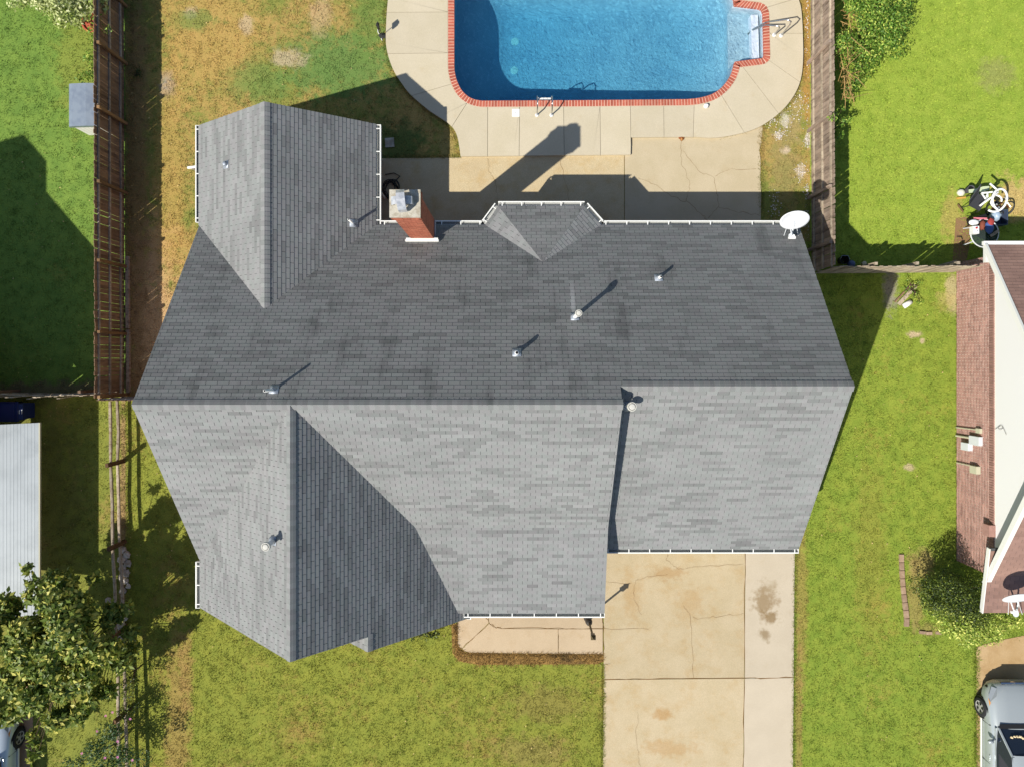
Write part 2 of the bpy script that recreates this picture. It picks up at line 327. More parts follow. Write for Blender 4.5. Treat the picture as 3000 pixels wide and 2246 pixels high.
# fallen leaves and pale bits lying about
lit = MB()
for i in range(420):
    zone = random.choice([(-17.3, -13.5, -11, 7), (-13, -10, -10, 9), (-9, 3, -13.5, -8.4), (10.3, 15, -13, 2.5), (-12, -4, 7.5, 12)])
    x, y = random.uniform(zone[0], zone[1]), random.uniform(zone[2], zone[3]); a = random.uniform(0, 6.3); s = random.uniform(.012, .034)
    if any(in_poly(np.array([x]), np.array([y]), q)[0] for q in keep_off): continue
    c, n_ = math.cos(a) * s, math.sin(a) * s
    lit.add([(x - c, y - n_, .05), (x + n_ * .6, y - c * .6, .056), (x + c, y + n_, .05), (x - n_ * .6, y + c * .6, .062)], [(0, 1, 2, 3)], random.uniform(.5, 1.2))
tag(lit.build('fallen_leaves', mat('fallen leaf', S(200, 176, 120), tint=True)), 'small dry leaves scattered over the lawns', 'leaves', kind='stuff')
grv = MB()
for i in range(700):
    cx, cy, sx, sy = random.choice([(2300, 352, 14, 16), (2281, 397, 10, 8), (2367, 410, 8, 16), (2345, 505, 10, 14), (2367, 240, 5, 170), (2366, 60, 5, 60), (2340, 330, 18, 30), (2270, 600, 8, 24), (2368, 640, 8, 40), (2366, 560, 6, 12), (2255, 350, 22, 10), (2330, 300, 14, 20)])
    p = P(random.gauss(cx, sx), random.gauss(cy, sy)); s = random.uniform(.008, .024)
    if in_poly(np.array([p.x]), np.array([p.y]), deck_poly)[0] or in_poly(np.array([p.x]), np.array([p.y]), patio_poly)[0] or p.x > 9.95: continue
    grv.blobby((p.x, p.y, s * .4 + .02), (s, s * random.uniform(.6, 1), s * .7), i, .3, 5, 3, random.uniform(.6, 1.1))
tag(grv.build('gravel', mat('white gravel', S(232, 224, 216), tint=True)), 'white gravel bits strewn along the right fence', 'gravel', kind='stuff')

# ------------------------------------------------------------------ concrete
def concrete(name, c, c2, stain, lo=.5, hi=.75, agg=0., spots=()):
    n = NT(name); col = n.mix(n.ramp(n.noise(1.1, 5, .6), .3, .7), c, c2)
    col = n.mix(n.math('MULTIPLY', n.ramp(n.noise(1.6, 6, .7), lo, hi), .5), col, stain)
    for x, y, rx, ry, cc, k in spots: col = n.mix(n.math('MULTIPLY', n.blob(x, y, rx, ry, n.noise(4, 5, .6), .6), k), col, cc)
    col = n.scale(col, n.ramp(n.noise(90, 2, .8), .3, .7, .9 - agg, 1.08 + agg)); col = n.scale(col, n.ramp(n.noise(38, 3, .7), .2, .8, .93 - agg, 1.06 + agg)); col = n.scale(col, n.ramp(n.rnd(), 0, 1, .96, 1.03))
    n.bump(n.noise(70, 4, .7), .12, .004); return n.done(col, .85, .2)
M_deck = concrete('pool deck concrete', S(210, 198, 170, .8), S(216, 204, 178, .8), S(200, 180, 142, .8), .56, .8)
M_pat1 = concrete('aggregate concrete', S(204, 184, 146, .8), S(212, 194, 156, .8), S(196, 164, 108, .8), .46, .7, .09)
M_pat2 = concrete('patio concrete', S(206, 190, 156, .8), S(214, 198, 166, .8), S(196, 174, 134, .8), .52, .8)
M_drv = concrete('old driveway concrete', S(200, 182, 146, .8), S(208, 190, 156, .8), S(192, 160, 108, .8), .46, .74, .05, spots=[(*gp(1955, 1680), .5, .2, S(184, 148, 98, .8), .6), (*gp(1940, 2090), .3, .16, S(186, 146, 92, .8), .7), (*gp(2020, 1770), .4, .5, S(192, 160, 112, .8), .5), (*gp(1850, 1740), .3, .7, S(194, 162, 114, .8), .5), (*gp(1960, 2190), .8, .25, S(190, 152, 100, .8), .5)])
M_drv2 = concrete('newer driveway concrete', S(206, 192, 168, .8), S(212, 198, 174, .8), S(198, 180, 148, .8), .55, .8, spots=[(*gp(2240, 1755), .36, .42, S(150, 124, 84, .8), .75), (*gp(2257, 1806), .24, .2, S(146, 120, 80, .8), .8), (*gp(2238, 1858), .18, .18, S(146, 122, 84, .8), .75), (*gp(2260, 1715), .2, .2, S(176, 158, 126, .8), .5)])
M_walk = concrete('walk concrete', S(200, 178, 146, .8), S(208, 186, 154, .8), S(190, 162, 122, .8), .5, .75)
M_ndrv = concrete('neighbour concrete', S(196, 164, 118, .8), S(208, 178, 134, .8), S(176, 140, 92, .8), .45, .7)
M_crack = mat('crack dirt', S(150, 112, 66, .6), .95)
def slab(parent, poly, z, m, gap=.007, z0=-.1):
    b = MB(); b.prism(inset(list(poly), gap), z0, z); o = b.build('slab', m, parent); return o
def crack(parent, pts, z, w=.012, seed=0):
    q = random.Random(seed); P_ = []
    for a, b in zip(pts, pts[1:]):
        for k in range(6):
            t = k / 6; P_.append((a[0] + (b[0] - a[0]) * t + q.gauss(0, 1.6), a[1] + (b[1] - a[1]) * t + q.gauss(0, 1.6)))
    P_.append(pts[-1]); W = [P2(*p, z) for p in P_]; b = MB(); L = offset_path(W, w * .5)
    ws = [q.uniform(.3, 1) for _ in W]
    vs = [(p[0] * (1 - k) + l[0] * k, p[1] * (1 - k) + l[1] * k, z + .003) for p, l, k in zip(W, L, ws)] + [(p[0] * (1 + k) - l[0] * k, p[1] * (1 + k) - l[1] * k, z + .003) for p, l, k in zip(W, L, ws)]
    n = len(W); b.add(vs, [(i, i + 1, n + i + 1, n + i) for i in range(n - 1)]); return b.build('crack', M_crack, parent)
def empty_struct(name):
    o = bpy.data.objects.new(name, None); COL.objects.link(o); return struct(o)

# pool deck: slabs between the coping and the outer edge, cut at the joints
deck = empty_struct('pool_deck')
cope_out = offset_path(inner_all, COPE, True)
def nearest(path, q): return min(range(len(path)), key=lambda i: (path[i][0] - q[0]) ** 2 + (path[i][1] - q[1]) ** 2)
def densify(pts, step=.05, closed=False):
    out = []; n = len(pts)
    for i in range(n if closed else n - 1):
        a, b = Vector(pts[i]), Vector(pts[(i + 1) % n]); k = max(1, int((b - a).length / step))
        out += [tuple(a.lerp(b, j / k)) for j in range(k)]
    return out if closed else out + [tuple(pts[-1])]
ci = densify(cope_out, .05, True); start = nearest(ci, pp(1312, -70)); ci = ci[start:] + ci[:start]; do = densify(deck_out, .05)
cuts = [((1312, -70), (1160, -80)), ((1311, 37), (1137, 38)), ((1311, 156), (1137, 160)), ((1318, 252), (1206, 281)), ((1366, 305), (1324, 371)), ((1427, 316), (1427, 458)), ((1522, 315), (1522, 457)), ((1653, 314), (1653, 456)), ((1758, 314), (1758, 455)),
        ((1848, 313), (1848.5, 430)), ((1945, 312), (1945, 403)), ((2032, 310), (2032, 402)), ((2123, 293), (2183, 388)), ((2177, 201), (2281, 331)), ((2256, 179), (2344, 238)), ((2257, 97), (2354, 98)), ((2255, 20), (2340, -4)), ((2160, -70), (2285, -110))]
idx = [(nearest(ci, pp(*a)), nearest(do, pp(*b))) for a, b in cuts]
for (a0, b0), (a1, b1) in zip(idx, idx[1:]):
    ins = ci[a0:a1 + 1:3] + [ci[a1]]; outs = do[b0:b1 + 1]
    slab(deck, outs + ins[::-1], PZ, M_deck, .006)
patio = empty_struct('patio')
slab(patio, [P2(1070, 464, .03), P2(1351, 462, .03), P2(1351, 440, .03), P2(1829, 440, .03), P2(1829, 700, .03), P2(1070, 700, .03)], .03, M_pat1)
slab(patio, [P2(1830, 396, .03), P2(2100, 396, .03), P2(2236, 362, .03), P2(2231, 420, .03), P2(2225, 440, .03), P2(2229, 470, .03), P2(2228, 520, .03), P2(2231, 560, .03), P2(2228, 700, .03), P2(1830, 700, .03)], .03, M_pat2)
for i, c in enumerate([[(1996, 410), (1996, 480), (2022, 540), (2010, 590), (2060, 630), (2075, 650)], [(2000, 440), (2045, 500), (2092, 520), (2098, 560), (2105, 605), (2075, 640)], [(2092, 518), (2130, 500), (2215, 495)], [(1870, 520), (1925, 545), (1965, 575), (2010, 592)], [(2105, 607), (2150, 618), (2226, 632)],
                       [(1429, 466), (1432, 500), (1447, 525), (1458, 570), (1462, 640)], [(1640, 470), (1665, 560), (1668, 640)]]): crack(patio, c, .031, .011, i)
driveway = empty_struct('driveway')
slab(driveway, [P2(1768, 1560), P2(2184, 1560), P2(2180, 1985), P2(1768, 1989)], .02, M_drv, .008)
slab(driveway, [P2(1768, 1989), P2(2180, 1985), P2(2174, 2600), P2(1762, 2600)], .02, M_drv, .008)
slab(driveway, [P2(2184, 1560), P2(2332, 1560), P2(2328, 1640), P2(2325, 1983), P2(2180, 1985)], .024, M_drv2, .008)
slab(driveway, [P2(2180, 1985), P2(2325, 1983), P2(2320, 2600), P2(2174, 2600)], .024, M_drv2, .008)
for i, c in enumerate([[(1955, 1615), (1955, 1640), (1985, 1665), (2030, 1660), (2180, 1650)], [(2000, 1770), (2022, 1800), (2026, 1880), (2032, 1984)], [(1955, 1680), (1900, 1690), (1860, 1700), (1855, 1750), (1880, 1800)], [(1770, 1704), (1850, 1708)], [(2030, 1808), (2100, 1806), (2178, 1795)],
                       [(1870, 2080), (1862, 2150), (1870, 2210), (1875, 2246)], [(1770, 1840), (1900, 1842)]]): crack(driveway, c, .021, .011, 20 + i)
def dark_joint(parent, pts, z, w=.028, seed=0): return crack(parent, pts, z, w, seed)
dark_joint(driveway, [(1768, 1989), (1900, 1987), (2180, 1985), (2325, 1983)], .0215, .03, 40); dark_joint(driveway, [(2183, 1610), (2181, 1985), (2176, 2246)], .0245, .024, 41)
walk = empty_struct('front_walk')
slab(walk, [P2(1426, 1560), P2(1766, 1560), P2(1766, 1840), P2(1470, 1839), P2(1446, 1834), P2(1432, 1823)], .03, M_walk)
slab(walk, [P2(1341, 1560), P2(1426, 1560), P2(1432, 1823), P2(1354, 1898), P2(1341, 1890)], .03, M_walk)
slab(walk, [P2(1354, 1898), P2(1432, 1823), P2(1446, 1834), P2(1470, 1839), P2(1635, 1840), P2(1635, 1913), P2(1378, 1910), P2(1360, 1905)], .03, M_walk)
slab(walk, [P2(1635, 1840), P2(1766, 1840), P2(1766, 1914), P2(1635, 1913)], .03, M_walk)
dark_joint(walk, [(1426, 1803), (1432, 1823), (1446, 1834), (1470, 1839), (1635, 1840), (1766, 1840)], .031, .022, 50); dark_joint(walk, [(1432, 1823), (1354, 1898)], .031, .022, 51); dark_joint(walk, [(1635, 1840), (1635, 1913)], .031, .022, 52); dark_joint(walk, [(1767, 1800), (1767, 1912)], .031, .026, 53)
nd = MB().prism(ndrive_poly, -.1, .015).build('neighbour_driveway', M_ndrv); struct(nd)
pv = MB().prism([P2(46, 2000), P2(97, 2000), P2(97, 2420), P2(46, 2420)], -.1, .02).build('paver_path', concrete('pink paver', S(206, 168, 136, .8), S(190, 146, 116, .8), S(160, 112, 84, .8))); struct(pv)
dp = sheet('dirt_path', [P2(2800, 640), P2(2830, 635), P2(2845, 650), P2(2840, 720), P2(2830, 770), P2(2790, 770)], .008, concrete('bare dirt', S(160, 128, 92, .8), S(148, 116, 84, .8), S(120, 92, 66, .8))); struct(dp)

# ------------------------------------------------------------------ swimming pool
pool = thing('swimming_pool', 'blue swimming pool with red brick coping and shallow corner steps', 'pool', loc=(*P2(1740, 98), 0))
def kid(o, par=None):
    if o.parent is None or par is not None: o.parent = par
    return o
M_plaster = mat('pool plaster', S(180, 194, 204), .8, var=[(1.5, S(164, 180, 194), .35, .7), (9, S(200, 212, 220), .5, .7)])
b = MB(); n = len(inner_all); wall0 = offset_path(inner_all, .004, True)
b.add([(x, y, .08) for x, y in wall0] + [(x, y, -.5) for x, y in wall0], [(i, n + i, n + (i + 1) % n, (i + 1) % n) for i in range(n)])
alc = [pp(2150, 179)] + [pp(*q) for q in alcove] + [pp(2148, 17)]
b.add([(x, y, -.46) for x, y in offset_path(alc, .02, True)], [tuple(range(len(alc)))])
n = len(main_all); cen = pp(1741, 98); x_l, x_r = pp(1331, 98)[0], pp(2152, 98)[0]
def ring(f, zf): cx_, cy_ = cen; return [(cx_ + (x - cx_) * (1 - f), cy_ + (y - cy_) * (1 - f), zf(x, f)) for x, y in main_all]
def dep(x, deep): t = min(1, max(0, (x - x_l) / (x_r - x_l))); t = max(0, min(1, (t - .12) / .62)); t = t * t * (3 - 2 * t); return -(deep * (1 - t) + 1.45 * t)
def floor_z(x, f):
    X = cen[0] + (x - cen[0]) * (1 - f); t = min(1, f / .42); return -.95 + (dep(X, 2.0) + .95) * (math.sin(t * math.pi / 2) ** 1.1)
rings = [ring(-.001, lambda x, f: -.46), ring(-.001, lambda x, f: -.9)] + [ring(.012 + .97 * (k / 24) ** 1.15, floor_z) for k in range(25)]
vs = [v for r in rings for v in r]; fs = []
for k in range(len(rings) - 1): fs += [(k * n + i, (k + 1) * n + i, (k + 1) * n + (i + 1) % n, k * n + (i + 1) % n) for i in range(n)]
b.add(vs, fs); tr = tessellate_polygon([[Vector((v[0], v[1], 0)) for v in rings[-1]]]); b.add(rings[-1], [tuple(t) for t in tr])
o = b.build('basin', M_plaster, pool, True)
b = MB(); b.prism([pp(2208, 32), pp(2229, 32), pp(2233, 163), pp(2212, 163)], -.45, -.16); o = b.build('bench_step', mat('step plaster', S(226, 226, 236)), pool)
for x, y in ((1509, 122), (1507, 206)):
    b = MB(); q = P(x, y, -1.95); b.lathe([(.0, .06), (.14, .05), (.16, 0)][::-1], (q.x, q.y, -2.0), 12); o = b.build('main_drain', mat('drain cover', S(240, 240, 225)), pool)
wt = NT('pool water'); wt.n.remove(wt.b)
tr_ = wt.n.new('ShaderNodeBsdfTransparent'); gl = wt.n.new('ShaderNodeBsdfGlossy'); gl.inputs['Roughness'].default_value = .06
mx = wt.n.new('ShaderNodeMixShader'); fr = wt.n.new('ShaderNodeFresnel'); fr.inputs['IOR'].default_value = 1.33
bp = wt.n.new('ShaderNodeBump'); bp.inputs['Strength'].default_value = .35; bp.inputs['Distance'].default_value = .05
wt.link(wt.math('ADD', wt.noise(5, 4, .6, dist=1.2), wt.math('MULTIPLY', wt.noise(16, 3, .6, dist=1.), .5)), bp.inputs['Height']); wt.link(bp.outputs[0], gl.inputs['Normal']); wt.link(bp.outputs[0], fr.inputs['Normal'])
wt.link(fr.outputs[0], mx.inputs[0]); wt.link(tr_.outputs[0], mx.inputs[1]); wt.link(gl.outputs[0], mx.inputs[2]); wt.link(mx.outputs[0], wt.out.inputs['Surface'])
va = wt.n.new('ShaderNodeVolumeAbsorption'); va.inputs['Color'].default_value = (.24, .78, .965, 1); va.inputs['Density'].default_value = .63
vsc = wt.n.new('ShaderNodeVolumeScatter'); vsc.inputs['Color'].default_value = (.2, .6, 1, 1); vsc.inputs['Density'].default_value = .1; vsc.inputs['Anisotropy'].default_value = .3
vad = wt.n.new('ShaderNodeAddShader'); wt.link(va.outputs[0], vad.inputs[0]); wt.link(vsc.outputs[0], vad.inputs[1]); wt.link(vad.outputs[0], wt.out.inputs['Volume'])
wl = offset_path(inner_all, .03, True); b = MB(); n = len(wl)
b.add([(x, y, -.03) for x, y in wl] + [(x, y, -3) for x, y in wl], [(i, n + i, n + (i + 1) % n, (i + 1) % n) for i in range(n)])
tr = [tuple(t) for t in tessellate_polygon([[Vector((*p, 0)) for p in wl]])]
up = [t if (Vector(wl[t[1]]) - Vector(wl[t[0]])).cross(Vector(wl[t[2]]) - Vector(wl[t[0]])) > 0 else t[::-1] for t in tr]
k = len(b.v); b.v += [(x, y, -.03) for x, y in wl]; b.f += [tuple(i for i in t) for t in up]; b.t += [1.] * len(up)
b.v = b.v[:k]; b.f += [tuple(n + i for i in t[::-1]) for t in up]; b.t += [1.] * len(up)
o = b.build('water', wt.m, pool)
M_cope = mat('coping brick', S(184, 98, 78, .82), .85, var=[(9, S(196, 114, 92, .82), .4, .7), (30, S(166, 82, 66, .82), .5, .8)], bump=(60, .3, .01), rnd=.16)
M_grout = mat('coping mortar', S(240, 208, 184, .95), .9)
b = MB(); ii = offset_path(inner_all, .006, True); oo = offset_path(inner_all, COPE - .002, True); n = len(ii)
b.add([(x, y, PZ - .005) for x, y in ii] + [(x, y, PZ - .005) for x, y in oo] + [(x, y, -.06) for x, y in ii] + [(x, y, -.1) for x, y in oo], [(i, n + i, n + (i + 1) % n, (i + 1) % n)[::-1] for i in range(n)] + [(i, (i + 1) % n, 2 * n + (i + 1) % n, 2 * n + i) for i in range(n)] + [(n + i, 3 * n + i, 3 * n + (i + 1) % n, n + (i + 1) % n) for i in range(n)])
o = b.build('coping_mortar', M_grout, pool)
# bricks: walk along the loop in steps of one brick
oin = offset_path(inner_all, COPE - .008, True)
def along(path_a, path_b, closed=True):
    """matching points on two loops with the same vertices, 2.5 mm apart on the first"""
    out = []; n = len(path_a)
    for i in range(n):
        a0, a1, b0, b1 = (Vector(q) for q in (path_a[i], path_a[(i + 1) % n], path_b[i], path_b[(i + 1) % n])); k = max(1, int(round((a1 - a0).length / .0025)))
        out += [(a0.lerp(a1, j / k), b0.lerp(b1, j / k)) for j in range(k)]
    return out
prs = along(inner_all, oin); s_acc = 0; pitch = .0993; cnt = 0; i0 = 0
def seg_len(p, q): return ((p[0] + p[1]) / 2 - (q[0] + q[1]) / 2).length
i = 0; N = len(prs)
while i < N - 4 and cnt < 300:
    s_ = 0; j = i
    while j < N - 1 and s_ < pitch - .015: s_ += seg_len(prs[j], prs[j + 1]); j += 1
    k2 = j
    while k2 < N - 1 and s_ < pitch: s_ += seg_len(prs[k2], prs[k2 + 1]); k2 += 1
    y_pix = CY - prs[i][0].y * FP / (HC - PZ)
    if y_pix > -140:
        a0, c0 = prs[i]; a1, c1 = prs[j]; h = PZ + random.uniform(-.003, .003); b = MB()
        mid = (i + j) // 2; am, cm = prs[mid]
        b.prism([tuple(a0), tuple(am), tuple(a1), tuple(c1), tuple(cm), tuple(c0)], .03, h); o = b.build('coping_brick', M_cope, pool); cnt += 1
    i = k2
# ------------------------------------------------------------------ the house
house = thing('house', 'brick house with grey shingle roof filling the middle of the picture', 'house')
def shingle_mat(name, c, rough=.95):
    n = NT(name); col = n.mix(n.ramp(n.noise(.7, 4, .6), .3, .7), c, tuple(k * .9 for k in c))
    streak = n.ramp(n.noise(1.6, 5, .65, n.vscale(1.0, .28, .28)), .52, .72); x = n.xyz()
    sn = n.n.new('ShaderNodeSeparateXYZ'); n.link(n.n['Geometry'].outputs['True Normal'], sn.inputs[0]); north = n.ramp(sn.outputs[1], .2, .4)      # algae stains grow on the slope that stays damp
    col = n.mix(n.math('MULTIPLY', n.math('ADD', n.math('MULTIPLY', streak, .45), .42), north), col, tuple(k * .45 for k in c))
    wash = n.math('MULTIPLY', n.ramp(n.math('ABSOLUTE', n.math('SUBTRACT', x[0], 1.63)), .03, .09, 1, 0), n.math('MULTIPLY', n.ramp(x[1], 1.25, 1.3), n.ramp(x[1], 1.5, 2.5, 1, 0)))
    col = n.mix(n.math('MULTIPLY', wash, .5), col, tuple(min(.6, k * 1.7) for k in c))      # zinc wash below the flue
    a = n.attr('tint').outputs['Fac']; col = n.scale(col, a)
    col = n.mix(1, col, n.mix(n.ramp(n.noise(4.5, 2, .5), .35, .65), (1.01, .985, 1.01), (.98, 1.01, 1.005)), 'MULTIPLY')
    col = n.scale(col, n.ramp(n.noise(150, 2, .8), .25, .75, .85, 1.15)); n.bump(n.noise(220, 3, .8), .15, .002)
    return n.done(col, rough, .15)
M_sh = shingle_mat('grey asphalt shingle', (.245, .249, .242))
M_deckroof = mat('roof underlay', (.085, .088, .09), .95)
M_white = mat('white painted metal', S(240, 240, 234, .92), .45, .4)
M_gut_in = mat('gutter inside', S(190, 192, 188, .6), .6)
M_trim = mat('white trim', S(236, 236, 228, .9), .6)
M_brick_red = mat('red brick', S(188, 112, 86, .88), .9, var=[(3, S(200, 124, 96, .88), .4, .7), (26, S(150, 76, 60, .85), .5, .75)], bump=(50, .4, .01), tint=True)
M_mortar = mat('mortar', S(206, 168, 142, .8), .95)

PT = .734; E = 2.57
def zN(x, y): return E + PT * (4.07 - y)
def zS(x, y): return 6.365 - .73 * (-1.10 - y)
def zSw(x, y): return 6.365 - .78 * (-1.10 - y)
def zL(x, y): return 3.686 - .392 * (-4.77 - y)
def zWW(x, y): return 6.365 - .98 * (-5.55 - x)
def zWE(x, y): return 6.365 - .98 * (x + 5.55)
def zNW(x, y): return E + PT * (x + 9.50)
def zNE(x, y): return E + PT * (-4.16 - x)
def zG(x, y): return 6.04 - .691 * (-.657 - y)
def zB(x, y): return 4.787 + .98 * (x + 3.94)
def plane3(a, b, c):
    a, b, c = Vector(a), Vector(b), Vector(c); n = (b - a).cross(c - a); return lambda x, y: a.z - (n.x * (x - a.x) + n.y * (y - a.y)) / n.z
AP = (.837, 2.83, zN(0, 2.83)); D1, D2, D3, D4 = (-.865, 4.07, E), (-.46, 4.64, E), (2.13, 4.64, E), (2.63, 4.07, E)
zDW, zDF, zDE = plane3(AP, D2, D1), plane3(AP, D3, D2), plane3(AP, D4, D3)
RL, RR, XS = -9.48, 8.60, 2.70
slopes = [
    (zN, [[(RL, -1.10), (XS, -1.10), (XS, 1.40), (RL, 1.40)], [(XS, -.657), (RR, -.657), (RR, 1.40), (XS, 1.40)], [(RL, 1.40), (-6.83, 1.40), (RL, 4.05)],
          [(-6.83, 1.40), (.837, 1.40), (.837, 2.83), (-.865, 4.07), (-4.16, 4.07)], [(.837, 1.40), (RR, 1.40), (RR, 4.07), (2.63, 4.07), (.837, 2.83)]]),
    (zNW, [[(-6.83, 1.40), (-6.83, 7.08), (-9.50, 7.08), (-9.50, 4.07)]]),
    (zNE, [[(-6.83, 1.40), (-4.16, 4.07), (-4.16, 7.12), (-6.83, 7.08)]]),
    (zDW, [[AP[:2], D2[:2], D1[:2]]]), (zDF, [[AP[:2], D3[:2], D2[:2]]]), (zDE, [[AP[:2], D4[:2], D3[:2]]]),
    (zSw, [[(RL, -1.10), (-9.5, -6.06), (-5.55, -1.10)]]),
    (zS, [[(-5.55, -1.10), (-2.816, -4.77), (XS, -4.77), (XS, -1.10)]]),
    (zL, [[(-2.816, -4.77), (-1.678, -7.62), (2.74, -7.62), (XS, -4.77)]]),
    (zWW, [[(-5.55, -1.10), (-9.5, -6.06), (-9.5, -7.48), (-5.55, -7.48)]]),
    (zWE, [[(-5.55, -1.10), (-5.55, -7.48), (-1.734, -7.48), (-2.816, -4.77)], [(-3.94, -7.48), (-3.94, -7.88), (-1.42, -7.88), (-1.42, -7.62), (-1.734, -7.48)]]),
    (zB, [[(-3.94, -7.44), (-6.0, -7.44), (-6.0, -7.88), (-3.94, -7.88)]]),
    (zG, [[(XS + .01, -.657), (XS + .01, -5.68), (RR, -5.68), (RR, -.657)]]),
]
def ccw(p):
    a = sum(p[i][0] * p[(i + 1) % len(p)][1] - p[(i + 1) % len(p)][0] * p[i][1] for i in range(len(p))); return p if a > 0 else p[::-1]
def clip(poly, conv):
    """cut a polygon down to a convex anticlockwise one"""
    out = poly
    for i in range(len(conv)):
        ax, ay = conv[i]; bx, by = conv[(i + 1) % len(conv)]; ex, ey = bx - ax, by - ay; src = out; out = []
        if not src: return []
        f = [ex * (p[1] - ay) - ey * (p[0] - ax) for p in src]
        for k in range(len(src)):
            p, q, fp, fq = src[k - 1], src[k], f[k - 1], f[k]
            if (fp >= 0) != (fq >= 0):
                t = fp / (fp - fq); out.append((p[0] + (q[0] - p[0]) * t, p[1] + (q[1] - p[1]) * t))
            if fq >= 0: out.append(q)
    return out
deckb = MB(); cells = []
TAB, EXPO, GAP = .293, .119, .011
rs = random.Random(3)
for si, (zf, polys) in enumerate(slopes):
    for p in polys:
        p = ccw([tuple(q) for q in p]); n = len(p)
        top = [(x, y, zf(x, y)) for x, y in p]; bot = [(x, y, zf(x, y) - .09) for x, y in p]
        deckb.add(top + bot, [tuple(range(n)), tuple(range(n, 2 * n))[::-1]] + [(i, n + i, n + (i + 1) % n, (i + 1) % n) for i in range(n)])
    gx = zf(1, 0) - zf(0, 0); gy = zf(0, 1) - zf(0, 0); g = math.hypot(gx, gy)
    vx, vy = gx / g, gy / g; ux, uy = -vy if False else vy, -vx                                # v points uphill on plan, u along the eave
    if ux * vy - uy * vx < 0: ux, uy = -ux, -uy
    kv = math.sqrt(1 + g * g); nz = 1 / kv; nrm = Vector((-gx, -gy, 1)).normalized()
    allp = [q for p in polys for q in p]; us = [q[0] * ux + q[1] * uy for q in allp]; vs_ = [q[0] * vx + q[1] * vy for q in allp]
    v0, v1, u0, u1 = min(vs_), max(vs_), min(us), max(us); e = EXPO / kv; rows = int((v1 - v0) / e) + 2
    conv = [ccw([(q[0] * ux + q[1] * uy, q[0] * vx + q[1] * vy) for q in p]) for p in polys]
    for r in range(rows):
        off = (r % 2) * TAB / 2 + rs.uniform(-.006, .006) - rs.randint(0, 2) * TAB; va, vb = v0 + r * e, v0 + (r + 1) * e; run = 0; tint = 1; third = 0
        for c in range(int((u1 - u0) / TAB) + 5):
            ua = u0 - TAB + off + c * TAB
            if run <= 0:
                run = rs.choice((1, 1, 2, 2, 3, 4)); w = rs.random(); tint = rs.gauss(1.03, .035) if w < .72 else rs.gauss(.84, .04)
            run -= 1; cell = [(ua + GAP / 2, va), (ua + TAB - GAP / 2, va), (ua + TAB - GAP / 2, vb), (ua + GAP / 2, vb)]
            for cv in conv:
                q = clip(cell, cv)
                if len(q) < 3: continue
                ar = abs(sum(q[i][0] * q[(i + 1) % len(q)][1] - q[(i + 1) % len(q)][0] * q[i][1] for i in range(len(q)))) / 2
                if ar < 2e-4: continue
                topv, botv = [], []
                for u, v in q:
                    x, y = u * ux + v * vx, u * uy + v * vy; h = .0120 - .0085 * (v - va) / e; b0 = Vector((x, y, zf(x, y)))
                    topv.append(b0 + nrm * h); botv.append(b0 - nrm * .002)
                cells.append((ar, topv, botv, tint * rs.uniform(.975, 1.025), si))
roof = deckb.build('roof', M_deckroof, house)
def shingle_geo(b, topv, botv, t):
    n = len(topv); fs = [tuple(range(n))] + [(i, n + i, n + (i + 1) % n, (i + 1) % n) for i in range(n)]
    if (topv[1] - topv[0]).cross(topv[2] - topv[1]).z < 0: fs = [f[::-1] for f in fs]
    b.add(topv + botv, fs, t)
full = [c for c in cells if c[0] > .8 * (TAB - GAP) * EXPO * .6]
def seen(c):   # how large it shows to the drone
    m = sum(c[1], Vector()) / len(c[1]); n = (c[1][1] - c[1][0]).cross(c[1][2] - c[1][1]).normalized(); 
    if n.z < 0: n = -n
    d = Vector((0, 0, HC)) - m; return c[0] / max(.2, n.z) * n.dot(d) / d.length ** 3
order = sorted(range(len(cells)), key=lambda i: -seen(cells[i]))
rest = MB(); singles = set(order[:290])
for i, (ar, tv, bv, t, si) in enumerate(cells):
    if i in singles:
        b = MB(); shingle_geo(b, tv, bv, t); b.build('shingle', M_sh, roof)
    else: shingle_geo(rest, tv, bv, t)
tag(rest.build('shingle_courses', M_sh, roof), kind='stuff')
# ridge caps
def ridge(a, b, dl, dr, wl=.165):
    """caps along a-b; dl, dr: downhill vectors of the two slopes"""
    a, b, dl, dr = Vector(a), Vector(b), Vector(dl).normalized(), Vector(dr).normalized(); L = (b - a).length; d = (b - a).normalized(); n = int(L / .128); me = {}
    up = -(dl + dr).normalized()
    for i in range(n):
        v = i % 4
        if v not in me:
            m = MB(); rows_ = []
            for s_, hh in ((0., .026), (.150, .014)):
                rows_.append([dl * wl + d * s_ + up * (hh + .010), dl * wl * .5 + d * s_ + up * (hh + .005), dl * .05 + d * s_ + up * (hh - .001), d * s_ + up * (hh - .008), dr * .05 + d * s_ + up * (hh - .001), dr * wl * .5 + d * s_ + up * (hh + .005), dr * wl + d * s_ + up * (hh + .010)])
            vs = rows_[0] + rows_[1] + [p - up * .03 for p in rows_[0]]; fs = [(k, k + 1, 8 + k, 7 + k) for k in range(6)] + [(k + 1, k, 14 + k, 15 + k) for k in range(6)]
            if (vs[1] - vs[0]).cross(vs[8] - vs[1]).z < 0: fs = [f[::-1] for f in fs]
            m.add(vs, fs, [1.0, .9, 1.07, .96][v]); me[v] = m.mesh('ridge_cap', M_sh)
        link('ridge_cap', me[v], roof, Matrix.Translation(a + d * (i * L / n)))
def dn(zf):
    gx = zf(1, 0) - zf(0, 0); gy = zf(0, 1) - zf(0, 0); return (-gx, -gy, -(gx * gx + gy * gy))
Z2 = 6.365
ridge((RL, -1.10, Z2), (XS, -1.10, Z2), dn(zN), dn(zS)); ridge((XS + .05, -.657, 6.04), (RR, -.657, 6.04), dn(zN), dn(zG))
